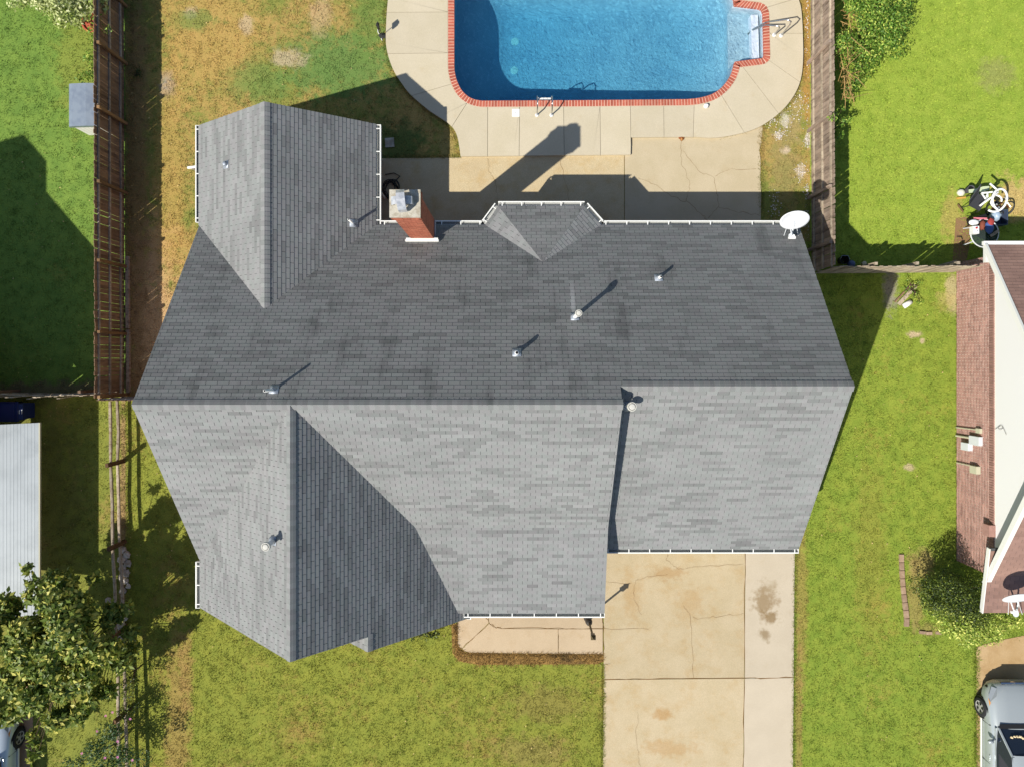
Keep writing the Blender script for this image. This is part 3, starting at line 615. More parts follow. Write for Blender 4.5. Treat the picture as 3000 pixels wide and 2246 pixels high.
ridge((-5.55, -7.48, Z2), (-5.55, -1.25, Z2), dn(zWW), dn(zWE)); zr = zNW(-6.83, 0)
ridge((-6.83, 7.08, zr), (-6.83, 1.45, zr), dn(zNW), dn(zNE)); ridge(D2, AP, dn(zDW), dn(zDF), .13); ridge(D3, AP, dn(zDF), dn(zDE), .13)
ridge((-3.94, -7.88, 4.787), (-3.94, -7.40, 4.787), dn(zB), dn(zWE))

# gutters along the eaves, with straps
def gutter(a, b, out, z=None, caps=(True, True), step=.62, drop=.03):
    a, b = Vector((a[0], a[1], 0)), Vector((b[0], b[1], 0)); d = (b - a).normalized(); o_ = Vector((out[0], out[1], 0)).normalized(); zt = (z if z is not None else E) - drop
    L = (b - a).length; mid = (a + b) / 2; R = Matrix((d, o_, Vector((0, 0, 1)))).transposed(); m = MB(); W, D = .125, .105
    def bx(off, zc, w, h, l=L, t=1., sh=0): m.box(mid + o_ * off + d * sh + Vector((0, 0, zt + zc)), (l, w, h), 0, t, R)
    bx(W, -.045, .012, .13); bx(W - .012, .018, .03, .010, L); bx(W / 2, -D, W, .008); bx(.004, -.05, .008, .11); bx(-.045, -.075, .09, .10)
    for k, s_ in enumerate((-1, 1)):
        if caps[k]: bx(W / 2, -.045, W + .01, .13, .012, 1., s_ * L / 2)
    g = m.build('gutter', M_white, house); n = max(1, int(L / step)); sm = MB(); sm.box((0, 0, 0), (.028, W, .006), 0, None, R); me = sm.mesh('strap', M_white)
    for i in range(n + 1):
        p = a + d * (.12 + (L - .24) * i / max(1, n)) + o_ * (W / 2 - .01); link('strap', me, g, Matrix.Translation(p + Vector((0, 0, zt + .026))))
    w = MB(); w.box(mid + o_ * .06 + Vector((0, 0, zt - D + .012)), (L - .02, .1, .012), 0, None, R); w.build('gutter_floor', M_gut_in, g); return g
gutter((RL, 4.07 + 3.01), (RL, 4.16), (-1, 0), zNW(-9.5, 0)); gutter((-4.14, 7.1), (-4.14, 4.10), (1, 0), caps=(True, False))
gutter((-4.02, 4.08), (-.90, 4.08), (0, 1), caps=(False, False)); gutter((-.90, 4.08), (-.47, 4.66), (-.8, .6), caps=(False, False), step=.5); gutter((-.47, 4.66), (2.14, 4.66), (0, 1), caps=(False, False))
gutter((2.14, 4.66), (2.66, 4.08), (.75, .66), caps=(False, False), step=.5); gutter((2.66, 4.08), (RR - .02, 4.08), (0, 1), caps=(False, True))
gutter((2.74, -7.63), (-1.50, -7.63), (0, -1)); gutter((RR, -5.69), (XS + .03, -5.69), (0, -1)); gutter((-9.51, -6.10), (-9.51, -7.50), (-1, 0), zWW(-9.5, 0)); gutter((-1.43, -7.64), (-1.43, -7.90), (1, 0), zWE(-1.42, 0), step=.3)
# downpipe with its elbow at the left eave
m = MB(); p = P(576, 487, 2.4); m.tube([(-9.56, p.y, 2.42), (-9.75, p.y, 2.30), (-9.98, p.y, 2.22), (-10.02, p.y + .05, 2.1), (-9.98, p.y + .28, .3), (-10.1, p.y + .3, .08)], .04, 8); m.build('downpipe', M_white, house)
m = MB(); m.tube([(-4.06, 5.55, 2.4), (-4.12, 5.5, 2.2), (-4.3, 5.45, 2.0), (-4.34, 5.45, .1)], .035, 8); m.build('downpipe', M_white, house)

# walls, gables and openings under the roof
M_wall = mat('house brick wall', S(150, 92, 74, .8), .9, var=[(4, S(168, 108, 88, .8), .4, .7)])
m = MB()
for x0, x1, y0, y1 in ((-9.2, -4.45, 3.0, 6.75), (-9.2, 8.3, -5.2, 3.75), (-9.2, -1.75, -7.2, -5.2), (-1.75, 2.4, -6.2, -5.2)): m.prism([(x0, y0), (x1, y0), (x1, y1), (x0, y1)], 0, 2.46)
m.build('wall', M_wall, house)
def gable(pts, th, ax):
    b = MB(); n = len(pts); q = [Vector(p) for p in pts]; o_ = Vector((th, 0, 0)) if ax == 'x' else Vector((0, th, 0))
    b.add(q + [p + o_ for p in q], [tuple(range(n)), tuple(range(n, 2 * n))[::-1]] + [(i, (i + 1) % n, n + (i + 1) % n, n + i) for i in range(n)]); return b.build('gable', M_trim, house)
gable([(8.3, 3.75, 2.44), (8.3, -.657, 5.86), (8.3, -5.2, 2.8), (8.3, -5.2, 2.44)], -.1, 'x'); gable([(-9.2, 3.75, 2.44), (-9.2, -1.1, 6.2), (-9.2, -5.6, 2.6), (-9.2, -5.6, 2.44)], .1, 'x')
gable([(-9.2, -7.2, 2.44), (-5.55, -7.2, 6.2), (-1.9, -7.2, 2.6), (-1.9, -7.2, 2.44)], .1, 'y'); gable([(-9.2, 6.75, 2.44), (-6.83, 6.75, 4.38), (-4.45, 6.75, 2.6), (-4.45, 6.75, 2.44)], -.1, 'y')
gable([(XS - .03, -1.0, 6.1), (XS - .03, -1.1, 6.26), (XS - .03, -4.77, 3.6), (XS - .03, -5.6, 3.28), (XS - .03, -5.6, 2.5), (XS - .03, -1.0, 5.7)], -.08, 'x')
gable([(-6.0, -7.62, 2.44), (-3.94, -7.62, 4.66), (-1.75, -7.62, 2.44)], .1, 'y'); m = MB(); m.prism([(-6.0, -7.62), (-1.75, -7.62), (-1.75, -7.1), (-6.0, -7.1)], 0, 2.45); m.build('bay_wall', M_wall, house)
m = MB(); m.prism([(-.5, 3.7), (1.9, 3.7), (1.7, 4.3), (-.1, 4.3)], 0, 2.46); m.build('bay_wall', M_wall, house)
g = MB().box((5.5, -5.22, 1.08), (4.9, .06, 2.1)).build('garage_door', M_trim, house)
for k in range(4): MB().box((5.5, -5.27, .3 + k * .52), (4.8, .03, .48)).build('panel', M_trim, g)
d_ = MB().box((.3, -6.24, 1.05), (1.0, .08, 2.1)).build('front_door', mat('dark door', S(70, 50, 44)), house); MB().lathe([(.03, 0), (.03, .05)], (.65, -6.33, 1.0), 8).build('handle', M_white, d_)
M_glass = mat('window glass', (.03, .04, .05), .05, .6)
for x, y, w in ((-4.2, -7.63, 1.6), (-8.0, -7.21, 1.0), (-1.0, -6.21, 1.0)):
    f = MB().box((x, y - .02, 1.35), (w + .16, .06, 1.4)).build('window', M_trim, house); MB().box((x, y - .055, 1.35), (w, .02, 1.24)).build('pane', M_glass, f)
for x, w in ((4.5, 1.6), (7.0, 1.0), (.8, 1.4)):
    y = 3.76 if x > 1 else 4.31; f = MB().box((x, y + .02, 1.4), (w + .16, .06, 1.3)).build('window', M_trim, house); MB().box((x, y + .055, 1.4), (w, .02, 1.14)).build('pane', M_glass, f)

# chimney: brick shaft, corbelled head, concrete crown and a strap-metal cowl
chim = MB(); core = MB(); X0, X1, Y0, Y1, ZT = -3.03, -2.36, 3.58, 4.17, 6.34
core.prism([(X0 + .012, Y0 + .012), (X1 - .012, Y0 + .012), (X1 - .012, Y1 - .012), (X0 + .012, Y1 - .012)], 0, ZT - .4); core.prism([(X0 - .028, Y0 - .028), (X1 + .028, Y0 - .028), (X1 + .028, Y1 + .028), (X0 - .028, Y1 + .028)], ZT - .4, ZT)
rows = int(ZT / .0765)
for r in range(rows):
    z = r * .0765 + .035; gr = (0, .02, .04, .04, .04)[max(0, min(4, r - rows + 6))] if r > rows - 7 else 0; gr = {0: .04, 1: .04, 2: .05, 3: .03, 4: .015}.get(rows - 1 - r, 0)
    x0, x1, y0, y1 = X0 - gr, X1 + gr, Y0 - gr, Y1 + gr; o_ = (r % 2) * .1
    for (ax, ay, bx_, by) in ((x0, y0, x1, y0), (x1, y0, x1, y1), (x1, y1, x0, y1), (x0, y1, x0, y0)):
        L = math.hypot(bx_ - ax, by - ay); dx, dy = (bx_ - ax) / L, (by - ay) / L; s_ = -o_
        while s_ < L - .02:
            a, b_ = max(0, s_), min(L, s_ + .19); mid = (a + b_) / 2
            if b_ - a > .03: chim.box((ax + dx * mid - dy * .03, ay + dy * mid + dx * .03, z), (b_ - a, .06 + random.uniform(0, .004), .066), math.atan2(dy, dx), random.uniform(.78, 1.15))
            s_ += .2
ch = core.build('chimney', M_mortar, house); tag(chim.build('brickwork', M_brick_red, ch), kind='stuff')
M_crown = mat('concrete crown', S(206, 200, 184, .8), .9, var=[(5, S(176, 166, 146, .8), .4, .65), (1.7, S(150, 140, 124, .8), .5, .75)], bump=(30, .5, .02))
m = MB(); m.prism([(X0 - .05, Y0 - .05), (X1 + .05, Y0 - .05), (X1 + .05, Y1 + .05), (X0 - .05, Y1 + .05)], ZT, ZT + .07); m.build('crown', M_crown, ch)
M_galv = mat('galvanised steel', S(214, 216, 220, .8), .4, .5, .25, var=[(6, S(170, 176, 184, .8), .4, .7)])
c0 = Vector(((X0 + X1) / 2 - .05, (Y0 + Y1) / 2 + .03, ZT + .07)); m = MB(); m.lathe([(.13, 0), (.13, .22)], c0, 14)
def strap_band(m, ang, w, span, h, zlo):
    pts = [(-span, zlo), (-span * .95, h * .75), (-span * .6, h), (0, h * 1.04), (span * .6, h), (span * .95, h * .75), (span, zlo)]; R = Matrix.Rotation(ang, 3, 'Z')
    for (a, za), (b_, zb) in zip(pts, pts[1:]):
        q = [c0 + R @ Vector((a, -w, za)), c0 + R @ Vector((a, w, za)), c0 + R @ Vector((b_, w, zb)), c0 + R @ Vector((b_, -w, zb))]; m.add(q + [v - Vector((0, 0, .006)) for v in q], [(3, 2, 1, 0), (4, 5, 6, 7), (0, 1, 5, 4), (2, 3, 7, 6)])
strap_band(m, math.radians(-84), .105, .26, .37, .06); strap_band(m, math.radians(2), .1, .27, .26, .06); m.lathe([(.0, .40), (.2, .36), (.2, .35)][::-1], c0, 14) if False else None
m.build('cowl', M_galv, ch)
m = MB(); zz = zN(0, 3.50); m.box((-2.70, 3.52, zz + .05), (.98, .06, .10)); m.box((-2.70, 3.55, zz + .10), (.94, .09, .02)); m.build('flashing_board', M_white, ch); m = MB(); m.box((X1 + .02, 3.85, zN(0, 3.85) + .06), (.02, .62, .24)); m.build('side_flashing', M_galv, ch)

# vent pipes and flues on the roof
M_lead = mat('lead flashing', S(196, 204, 214, .75), .5, .4, .3, var=[(12, S(160, 170, 184, .7), .45, .7)])
M_hole = mat('pipe hole', (.008, .008, .01), .9)
M_cap = mat('weathered white cap', S(216, 214, 204, .8), .6)
def vent(px, py, zf, h, r, cap=False, lean=(0, 0), pipe_m=None, plate=.2, label=None):
    z = 4.5
    for _ in range(20): q = P(px, py, z); z = zf(q.x, q.y)
    b = Vector((q.x, q.y, z)); gx = zf(1, 0) - zf(0, 0); gy = zf(0, 1) - zf(0, 0); n = Vector((-gx, -gy, 1)).normalized(); R = n.to_track_quat('Z', 'Y').to_matrix()
    root = MB(); top = b + Vector((lean[0], lean[1], h)); k = .62
    root.tube([b - Vector((0, 0, .2)), b, top], r, 14, cap=True); o = root.build('vent_pipe', pipe_m or M_white, house, True)
    f = MB(); f.box(b + n * .018, (plate * 1.15, plate * 1.3, .008), 0, None, R); f.lathe([(r * 2.1, 0), (r * 1.5, .05), (r * 1.18, .12), (r * 1.12, .13)], b + n * .01, 14); f.build('flashing', M_lead, o, True)
    if cap:
        c = MB(); c.lathe([(r * 1.05, -.10), (r * 1.75, -.06), (r * 1.75, .0), (r * 1.6, .02), (r * 1.34, .02), (r * 1.3, -.02)], top, 16); co = c.build('cap', M_cap, o); c = MB(); c.lathe([(r * 1.12, -.02), (r * 1.1, .028), (r * .9, .036), (0, .04)], top, 16); c.build('cap_top', M_cap, o)
    else:
        c = MB(); c.lathe([(r * .72, 0), (0, .0005)], top + Vector((0, 0, .0008)), 14); c.build('opening', M_hole, o)
vent(1514, 1034, zN, .42, .052); vent(1684, 929, zN, .85, .055, True, (.03, .05)); vent(1929, 815, zN, .36, .04); vent(804, 1141, zN, .62, .035, False, (-.03, 0)); vent(1036, 655, zNE, .5, .035, False, (-.03, .02))
vent(663, 483, zNW, .12, .045, False, (.02, .03)); vent(1836, 1187, zG, .42, .07, True, (.07, 0)); vent(803, 1582, zWW, .62, .065, True)
# ------------------------------------------------------------------ fences
def wood(name, c, c2, c3): 
    n = NT(name); col = n.mix(n.ramp(n.noise(2.2, 4, .6), .35, .65), c, c2); col = n.mix(n.ramp(n.noise(9, 5, .7, n.vscale(1, 1, .12)), .45, .7), col, c3)
    col = n.scale(col, n.ramp(n.rnd(), 0, 1, .78, 1.18)); n.bump(n.noise(40, 4, .7, n.vscale(1, 1, .1)), .4, .01); return n.done(col, .9, .15)
M_wl = wood('weathered brown fence wood', S(148, 120, 94, .9), S(132, 108, 90, .9), S(104, 84, 70, .9)); M_wr = wood('weathered grey fence wood', S(170, 150, 132, .9), S(150, 134, 120, .9), S(112, 96, 84, .9))
M_rail = wood('grey rail wood', S(176, 164, 152, .9), S(158, 146, 136, .9), S(128, 116, 106, .9)); M_post = wood('treated post wood', S(150, 118, 82, .9), S(138, 110, 80, .9), S(110, 90, 68, .9)); M_old = wood('bleached fence wood', S(196, 182, 160, .9), S(176, 160, 138, .9), S(130, 116, 100, .9))
def board_fence(label, a, b, side, h, mp, mr, mpost, posts, rails=(.28, .92, 1.55), pw=.138, seed=0, rough=.0, name='board_fence', skip=(), group=None, rail_w=.038):
    """upright pickets from a to b; rails and posts stand on the side given by the vector"""
    a, b, sd = Vector((*a, 0)), Vector((*b, 0)), Vector((*side, 0)).normalized(); d = (b - a).normalized(); L = (b - a).length; q = random.Random(seed); ang = math.atan2(d.y, d.x)
    t = thing(name, label, 'fence', group, loc=tuple(a)); meshes = []
    for k in range(5):
        m = MB(); w = pw - .005 - q.uniform(0, .005); hh = h + q.uniform(-.02, .015) - rough * q.random() * .1; c = .02 if not rough else q.uniform(0, .02)
        prof = [(-w / 2, 0), (w / 2, 0), (w / 2, hh - c), (w / 2 - c, hh), (-w / 2 + c, hh), (-w / 2, hh - c)]; n = len(prof)
        m.add([(x, -.009, z) for x, z in prof] + [(x, .009, z) for x, z in prof], [tuple(range(n)), tuple(range(n, 2 * n))[::-1]] + [(i, n + i, n + (i + 1) % n, (i + 1) % n) for i in range(n)]); meshes.append(m.mesh('picket', mp))
    for i in range(int(L / pw)):
        if i in skip: continue
        p = a + d * (i + .5) * pw; R = Matrix.Rotation(ang, 4, 'Z') @ Matrix.Rotation(q.gauss(0, .006 + rough * .03), 4, 'Y') @ Matrix.Rotation(q.gauss(0, .003 + rough * .03), 4, 'X'); link('picket', meshes[q.randrange(5)], t, Matrix.Translation(p + Vector((0, 0, .02 + q.uniform(-.015, .015)))) @ R)
    ps = [0] + list(posts) + [L]
    for z in rails:
        for s0, s1 in zip(ps, ps[1:]):
            m = MB(); m.bar(a + d * (s0 + .01) + sd * .032 + Vector((0, 0, z + q.gauss(0, .01))), a + d * (s1 - .01) + sd * .032 + Vector((0, 0, z + q.gauss(0, .012))), rail_w, .085); m.build('rail', mr, t)
    for s0 in posts: m = MB(); m.box(a + d * s0 + sd * .1 + Vector((0, 0, (h - .03) / 2)), (.09, .09, h - .03), ang); m.build('post', mpost, t)
    return t
yL = [P(330, y, .9).y for y in (-20, 155, 338, 548, 772, 975, 1158)]; y0 = 14.0
board_fence('tall brown board fence along the left side of the back yard', (FX - .05, y0), (FX - .02, LY), (1, 0), 1.72, M_wl, M_rail, M_post, [y0 - y for y in yL], seed=1)
yR = [P(2405, y, .9).y for y in (-60, 152, 358, 562, 720)]
board_fence('sunlit grey board fence along the right side of the pool yard', (RX, 14.0), (RX + .05, RY), (-1, 0), 1.72, M_wr, M_old, M_wr, [14.0 - y for y in yR], seed=2)
board_fence('old bleached leaning picket fence between back lawn and side yard', (RX + .1, RY - .02), (14.9, RY + .02), (0, 1), 1.66, M_old, M_old, M_old, [1.3, 2.6, 3.9], rails=(.35, 1.3), seed=3, rough=.15)
board_fence('short board gate closing the gap between brown fence and house', (FX, LY - .04), (-9.3, LY - .04), (0, 1), 1.68, M_wl, M_rail, M_post, [.1, 1.9, 3.7], seed=4)
board_fence('kinked old picket fence running off left past the blue bin', P2(128, 1162, 1.6), (FX - .06, P(260, 1155, 1.6).y), (0, 1), 1.6, M_old, M_old, M_wl, [1.1], rails=(.35, 1.25), seed=5, rough=.5)
board_fence('weathered picket fence behind the blue bin at the left edge', (-20.5, P(0, 1158, 1.6).y + .05), P2(127, 1162, 1.6), (0, 1), 1.6, M_old, M_old, M_wl, [1.4, 3.8], rails=(.35, 1.25), seed=6, rough=.7)
for x, ya, yb, lb in ((377, 752, 962, 'grey landscape timber lying beside the brown fence near its third post'), (379, 966, 1150, 'grey landscape timber lying beside the brown fence at its lower end')):
    m = MB(); a, b = P(x, ya), P(x + 1, yb); m.bar(a + Vector((0, 0, .06)), b + Vector((0, 0, .06)), .11, .11); tag(m.build('landscape_timber', M_wr), lb, 'timber', 'landscape timbers along the fence')
m = MB(); m.bar(P(2382, 706, .9), P(2384, 765, .9), .34, .9) if False else None
# split-rail fence at the front
rf = thing('split_rail_fence', 'low wooden rail fence with two rails along the left lawn', 'fence', loc=(-13.2, LY - .1, 0)); M_sr = wood('split rail wood', S(190, 176, 156, .9), S(168, 152, 132, .9), S(132, 112, 92, .9))
py = [P(360, y).y for y in (1350, 1585, 1833, 2070)]; py = py + [py[-1] - 2.75, py[-1] - 5.5]; xs = [-13.2, -13.14, -13.02, -12.95, -12.9, -12.9]; prev = (-13.22, LY - .12)
for i, (x, y) in enumerate(zip(xs, py)):
    m = MB(); m.box((x + .02, y, .5), (.1, .13, 1.0), random.uniform(-.1, .1)); m.build('post', wood('fence post wood', S(120, 92, 66, .9), S(104, 80, 60, .9), S(84, 64, 48, .9)) if i == 0 else bpy.data.materials['fence post wood'], rf)
    for z in (.32, .74):
        m = MB(); a, b = Vector((*prev, z + random.uniform(-.02, .02))), Vector((x, y, z + random.uniform(-.02, .02))); mid = a.lerp(b, .5) + Vector((random.uniform(-.03, .03), 0, random.uniform(-.05, .0)))
        m.tube([a, a.lerp(mid, .5), mid, mid.lerp(b, .5), b], [.045, .055, .05, .055, .042], 6); m.build('rail', M_sr, rf)
    prev = (x, y)
# ------------------------------------------------------------------ neighbour house on the right
nh = thing('neighbour_house', 'neighbouring house at right with pink brick wall, white gable and brown roof', 'house')
M_nb = mat('pink brick', S(176, 136, 124, .88), .9, var=[(5, S(160, 122, 112, .88), .4, .7), (40, S(188, 150, 138, .88), .5, .75)], tint=True); M_nm = mat('pale mortar', S(242, 232, 218, 1.0), .95)
WX, WN, WS, WZ = 14.95, 3.28, -6.75, 1.86
m = MB(); m.prism([(WX + .012, WS), (26, WS), (26, WN), (WX + .012, WN)], 0, 2.0); core_w = m.build('wall', M_nm, nh)
m = MB(); rows = int(WZ / .0775) - 2
for r in range(rows):
    z = r * .0775 + .04; y = WS - (r % 2) * .105
    while y < WN:
        a, b = max(WS, y), min(WN, y + .2)
        if b - a > .03: m.box((WX + .03, (a + b) / 2, z), (.06 + random.uniform(0, .006), b - a - .006, .054), 0, random.choice((1.05, 1., .95, .9, .8, 1.1)) * random.uniform(.95, 1.05))
        y += .21
n = int((WN - WS) / .0775)
for i in range(n): m.box((WX + .015, WS + (i + .5) * .0775, rows * .0775 + .10), (.09, .064, .2), 0, random.uniform(.75, 1.0))
tag(m.build('brickwork', M_nb, core_w), kind='stuff')
NP = .60; NE_, SE_ = 3.56, -6.92; AY = (NE_ + SE_) / 2
def zn(y): return 2.02 + NP * min(NE_ - y, y - SE_)
M_side_w = mat('white siding', S(242, 242, 240, .82), .6)
m = MB(); y = WS
for k in range(24):
    z0, z1 = 1.98 + k * .14, 1.98 + (k + 1) * .14; ya = SE_ + (z1 + .1 - 2.02) / NP; yb = NE_ - (z1 + .1 - 2.02) / NP
    ya, yb = max(ya + .02, WS), min(yb - .02, WN)
    if yb - ya > .1: m.box((WX - .01 + .03, (ya + yb) / 2, (z0 + z1) / 2), (.05, yb - ya, .139), 0, None, Matrix.Rotation(.05, 3, 'Y'))
gs = m.build('gable_siding', M_side_w, nh); tag(gs, kind='stuff')
n_ = NT('brown asphalt shingle'); c = n_.mix(n_.ramp(n_.noise(1.2, 4), .3, .7), S(176, 142, 128, .72), S(160, 128, 116, .72)); c = n_.scale(c, n_.attr('tint').outputs['Fac']); c = n_.scale(c, n_.ramp(n_.noise(120, 2, .8), .25, .75, .86, 1.14)); M_nr = n_.done(c, .95, .15)
RXn = 14.6; dk = MB()
for y0_, y1_ in ((NE_, AY), (SE_, AY)):
    v = [(RXn, y0_, zn(y0_)), (26.4, y0_, zn(y0_)), (26.4, y1_, zn(y1_)), (RXn, y1_, zn(y1_))]; 
    dk.add(v + [(a, b, c_ - .08) for a, b, c_ in v], [(0, 1, 2, 3), (7, 6, 5, 4), (0, 4, 5, 1), (0, 3, 7, 4), (1, 5, 6, 2)])
nroof = dk.build('roof', M_deckroof, nh); sh = MB()
def courses(sh, x0, x1, ya, za, yb, zb, xcut=None):
    L = math.hypot(yb - ya, zb - za); nn = max(1, int(L / EXPO)); up = Vector((0, yb - ya, zb - za)) / L; nr = Vector((0, -(zb - za), (yb - ya))) / L
    if nr.z < 0: nr = -nr
    for r in range(nn):
        x = x0 - (r % 2) * TAB / 2
        while x < x1:
            a, b = max(x0, x + GAP / 2), min(x1, x + TAB - GAP / 2)
            if b - a > .03:
                p0 = Vector((0, ya, za)) + up * (r * EXPO); p1 = Vector((0, ya, za)) + up * min(L, (r + 1) * EXPO); tv = [Vector((a, p0.y, p0.z)) + nr * .013, Vector((b, p0.y, p0.z)) + nr * .013, Vector((b, p1.y, p1.z)) + nr * .003, Vector((a, p1.y, p1.z)) + nr * .003]
                shingle_geo(sh, tv, [q - nr * .012 for q in tv], random.uniform(.88, 1.08))
            x += TAB
courses(sh, RXn, 19, NE_, zn(NE_), AY, zn(AY)); courses(sh, RXn, 19, SE_, zn(SE_), AY, zn(AY))
tag(sh.build('shingle_courses', M_nr, nroof), kind='stuff')
# lower porch roof below the front rake
pz0, pz1, py0, py1 = 2.36, 2.02, -5.72, -7.80; m = MB(); v = [(14.5, py1, pz1), (26.4, py1, pz1), (26.4, py0, pz0), (14.5, py0, pz0)]
m.add(v + [(a, b, c_ - .1) for a, b, c_ in v], [(0, 1, 2, 3), (7, 6, 5, 4), (0, 4, 5, 1), (0, 3, 7, 4), (3, 2, 6, 7)]); pr = m.build('porch_roof', M_deckroof, nh); sh = MB(); courses(sh, 14.5, 19, py1, pz1, py0, pz0); tag(sh.build('shingle_courses', M_nr, pr), kind='stuff')
MB().bar((14.49, py1, pz1 - .03), (14.49, py0, pz0 - .03), .03, .14).build('porch_fascia', M_trim, nh)
for x in (17.5, 20): MB().box((x, -7.5, 1.0), (.12, .12, 2.0)).build('porch_post', M_trim, nh)
MB().bar((RXn, SE_, zn(SE_) + .0), (RXn, AY, zn(AY)), .13, .17).build('rake_board', M_trim, nh); MB().bar((RXn, NE_, zn(NE_) - .03), (RXn, AY, zn(AY) - .03), .07, .16).build('rake_board', M_trim, nh)
MB().box((20.5, NE_ + .06, 1.97), (11.9, .12, .1)).build('gutter', M_white, nh); MB().box((WX - .12, WN - .0, 1.94), (.42, .5, .12)).build('eave_return', M_trim, nh)
MB().box((14.86, -5.3, 1.8), (.2, .36, .3)).build('corbel', M_nb, nh)
# meters and pipes on the brick wall
def wallbox(name, px0, px1, py0, py1, th, m_, tilt=0):
    za = HC - WX * FP / (px0 - CX); zb = HC - WX * FP / (px1 - CX); zm = (za + zb) / 2; ya = (CY - py0) * (HC - zm) / FP; yb = (CY - py1) * (HC - zm) / FP
    b = MB(); b.box((WX - th / 2 + .01, (ya + yb) / 2, zm), (th, abs(ya - yb), abs(zb - za))); return b.build(name, m_, nh)
M_met = mat('meter grey', S(226, 230, 232, .85), .5); M_met2 = mat('beige plastic', S(206, 204, 176, .85), .6)
wallbox('meter_box', 2850, 2879, 1277, 1303, .14, M_met); wallbox('meter_can', 2828, 2849, 1296, 1318, .16, M_met); wallbox('cable_box', 2852, 2872, 1364, 1386, .14, M_met2); wallbox('phone_box', 2866, 2878, 1254, 1268, .1, M_met2)
def conduit(px0, py0, px1, py1, r):
    za = max(.02, HC - WX * FP / (px0 - CX)); zb = HC - WX * FP / (px1 - CX); b = MB(); b.tube([(WX - .05, (CY - py0) * (HC - za) / FP, za), (WX - .05, (CY - py1) * (HC - zb) / FP, zb)], r, 8); b.build('conduit', M_met2, nh)
conduit(2806, 1251, 2868, 1258, .02); conduit(2806, 1275, 2852, 1282, .035); conduit(2807, 1354, 2853, 1364, .02)
m = MB(); q = lambda k, r: (WX - .04, .72 * 0 + P(2930, 1252, 2.3).y + math.cos(k) * r, 2.25 + math.sin(k) * r * 1.6); m.tube([(WX - .03, P(2912, 1257, 2).y, 1.98)] + [q(k * .5, .06 + .01 * math.sin(k)) for k in range(16)] + [(WX - .04, P(2930, 1270, 2.3).y, 2.5)], .006, 5); m.build('loose_cable', mat('thin cable', S(150, 145, 140, .6)), nh)

# ------------------------------------------------------------------ left neighbour: house just outside the picture whose shadow falls on the lawn
lh = thing('left_neighbour_house', 'neighbouring gabled house beyond the left edge of the lawn', 'house')
def gbox(name, x0, x1, y0, y1, ze, p, m_, par):
    xm = (x0 + x1) / 2; zr_ = ze + p * (x1 - xm); b = MB()
    for s in (0, 1):
        e = (x0, x1)[s]; v = [(e, y0, ze), (e, y1, ze), (xm, y1, zr_), (xm, y0, zr_)]; w = [(a, b_, c_ - .12) for a, b_, c_ in v]; f = [(0, 1, 2, 3), (7, 6, 5, 4), (0, 4, 5, 1), (1, 5, 6, 2), (3, 7, 4, 0)]
        b.add(v + w, f if s else [k[::-1] for k in f])
    return b.build(name, m_, par)
gbox('roof', -29.0, -16.72, -3.1, 1.50, 3.7, .82, M_nr, lh)
m = MB(); v = [(-21.0, 1.4, 7.2), (-21.0, 2.55, 7.2), (-22.9, 2.55, 8.75), (-22.9, 1.4, 8.75)]; m.add(v + [(-29, 2.55, 3.8), (-29, 1.4, 3.8)], [(0, 1, 2, 3), (3, 2, 4, 5)]); m.build('wing_roof', M_nr, lh)
m = MB(); m.prism([(-28.6, -2.8), (-17.5, -2.8), (-17.5, 1.2), (-28.6, 1.2)], 0, 3.6); m.prism([(-28.6, 1.2), (-21.4, 1.2), (-21.4, 2.25), (-28.6, 2.25)], 0, 3.9); m.build('wall', M_wall, lh)
for yy in (-2.8, 1.2): m = MB(); m.add([(-28.6, yy, 3.5), (-17.5, yy, 3.5), (-22.86, yy, 8.3)], [(0, 1, 2)]); m.build('gable', M_trim, lh)
m = MB(); m.add([(-28.6, 2.25, 3.5), (-21.4, 2.25, 3.5), (-21.4, 2.25, 7.2), (-22.9, 2.25, 8.4)], [(0, 1, 2, 3)]); m.build('gable', M_trim, lh)
for y in (-1.6, .2): f = MB().box((-17.48, y, 1.6), (.08, 1.1, 1.2)).build('window', M_trim, lh); MB().box((-17.45, y, 1.6), (.06, .95, 1.05)).build('pane', M_glass, f)

# white metal shed roof at the left edge
shd = thing('metal_shed', 'low open shed with long white ribbed metal roof at the left edge', 'shed')
def zsh(x): return 1.42 + .16 * (-15.1 - x)
SX0, SX1, SY0, SY1 = -17.6, -15.08, -8.1, -1.98
M_metal = mat('white metal roofing', S(184, 192, 196, .72), .45, .4, .1, var=[(1.5, S(172, 180, 184, .72), .4, .7)])
m = MB(); k = 0; x = SX1; prof = []
while x > SX0:
    for dx, dz in ((0, 0), (.03, 0), (.04, .003), (.055, .003), (.065, 0)): prof.append((x - dx, zsh(x - dx) + dz))
    x -= .1
n = len(prof); m.add([(x, SY1 + (0.1 if False else 0) - .04 * ((-15.08 - x)), z) for x, z in prof] + [(x, SY0, z) for x, z in prof], [(i, i + 1, n + i + 1, n + i)[::-1] for i in range(n - 1)]); m.build('roof', M_metal, shd)
m = MB(); m.box((SX1 + .005, (SY0 + SY1) / 2, 1.40), (.03, SY1 - SY0, .07)); m.box(((SX0 + SX1) / 2, SY1 - .06, zsh(-16.3) - .04), (SX1 - SX0, .03, .08), 0, None, Matrix.Rotation(.16, 3, 'Y')); m.build('edge_trim', mat('pale trim', S(214, 210, 186, .85)), shd)
for yy in (SY0 + .3, -5.0, SY1 - .3): MB().box((SX0 + .15, yy, .85), (.09, .09, 1.7)).build('post', M_trim, shd); MB().box((SX1 - 1.42, yy, .76), (.06, .06, 1.55)).build('post', M_trim, shd)

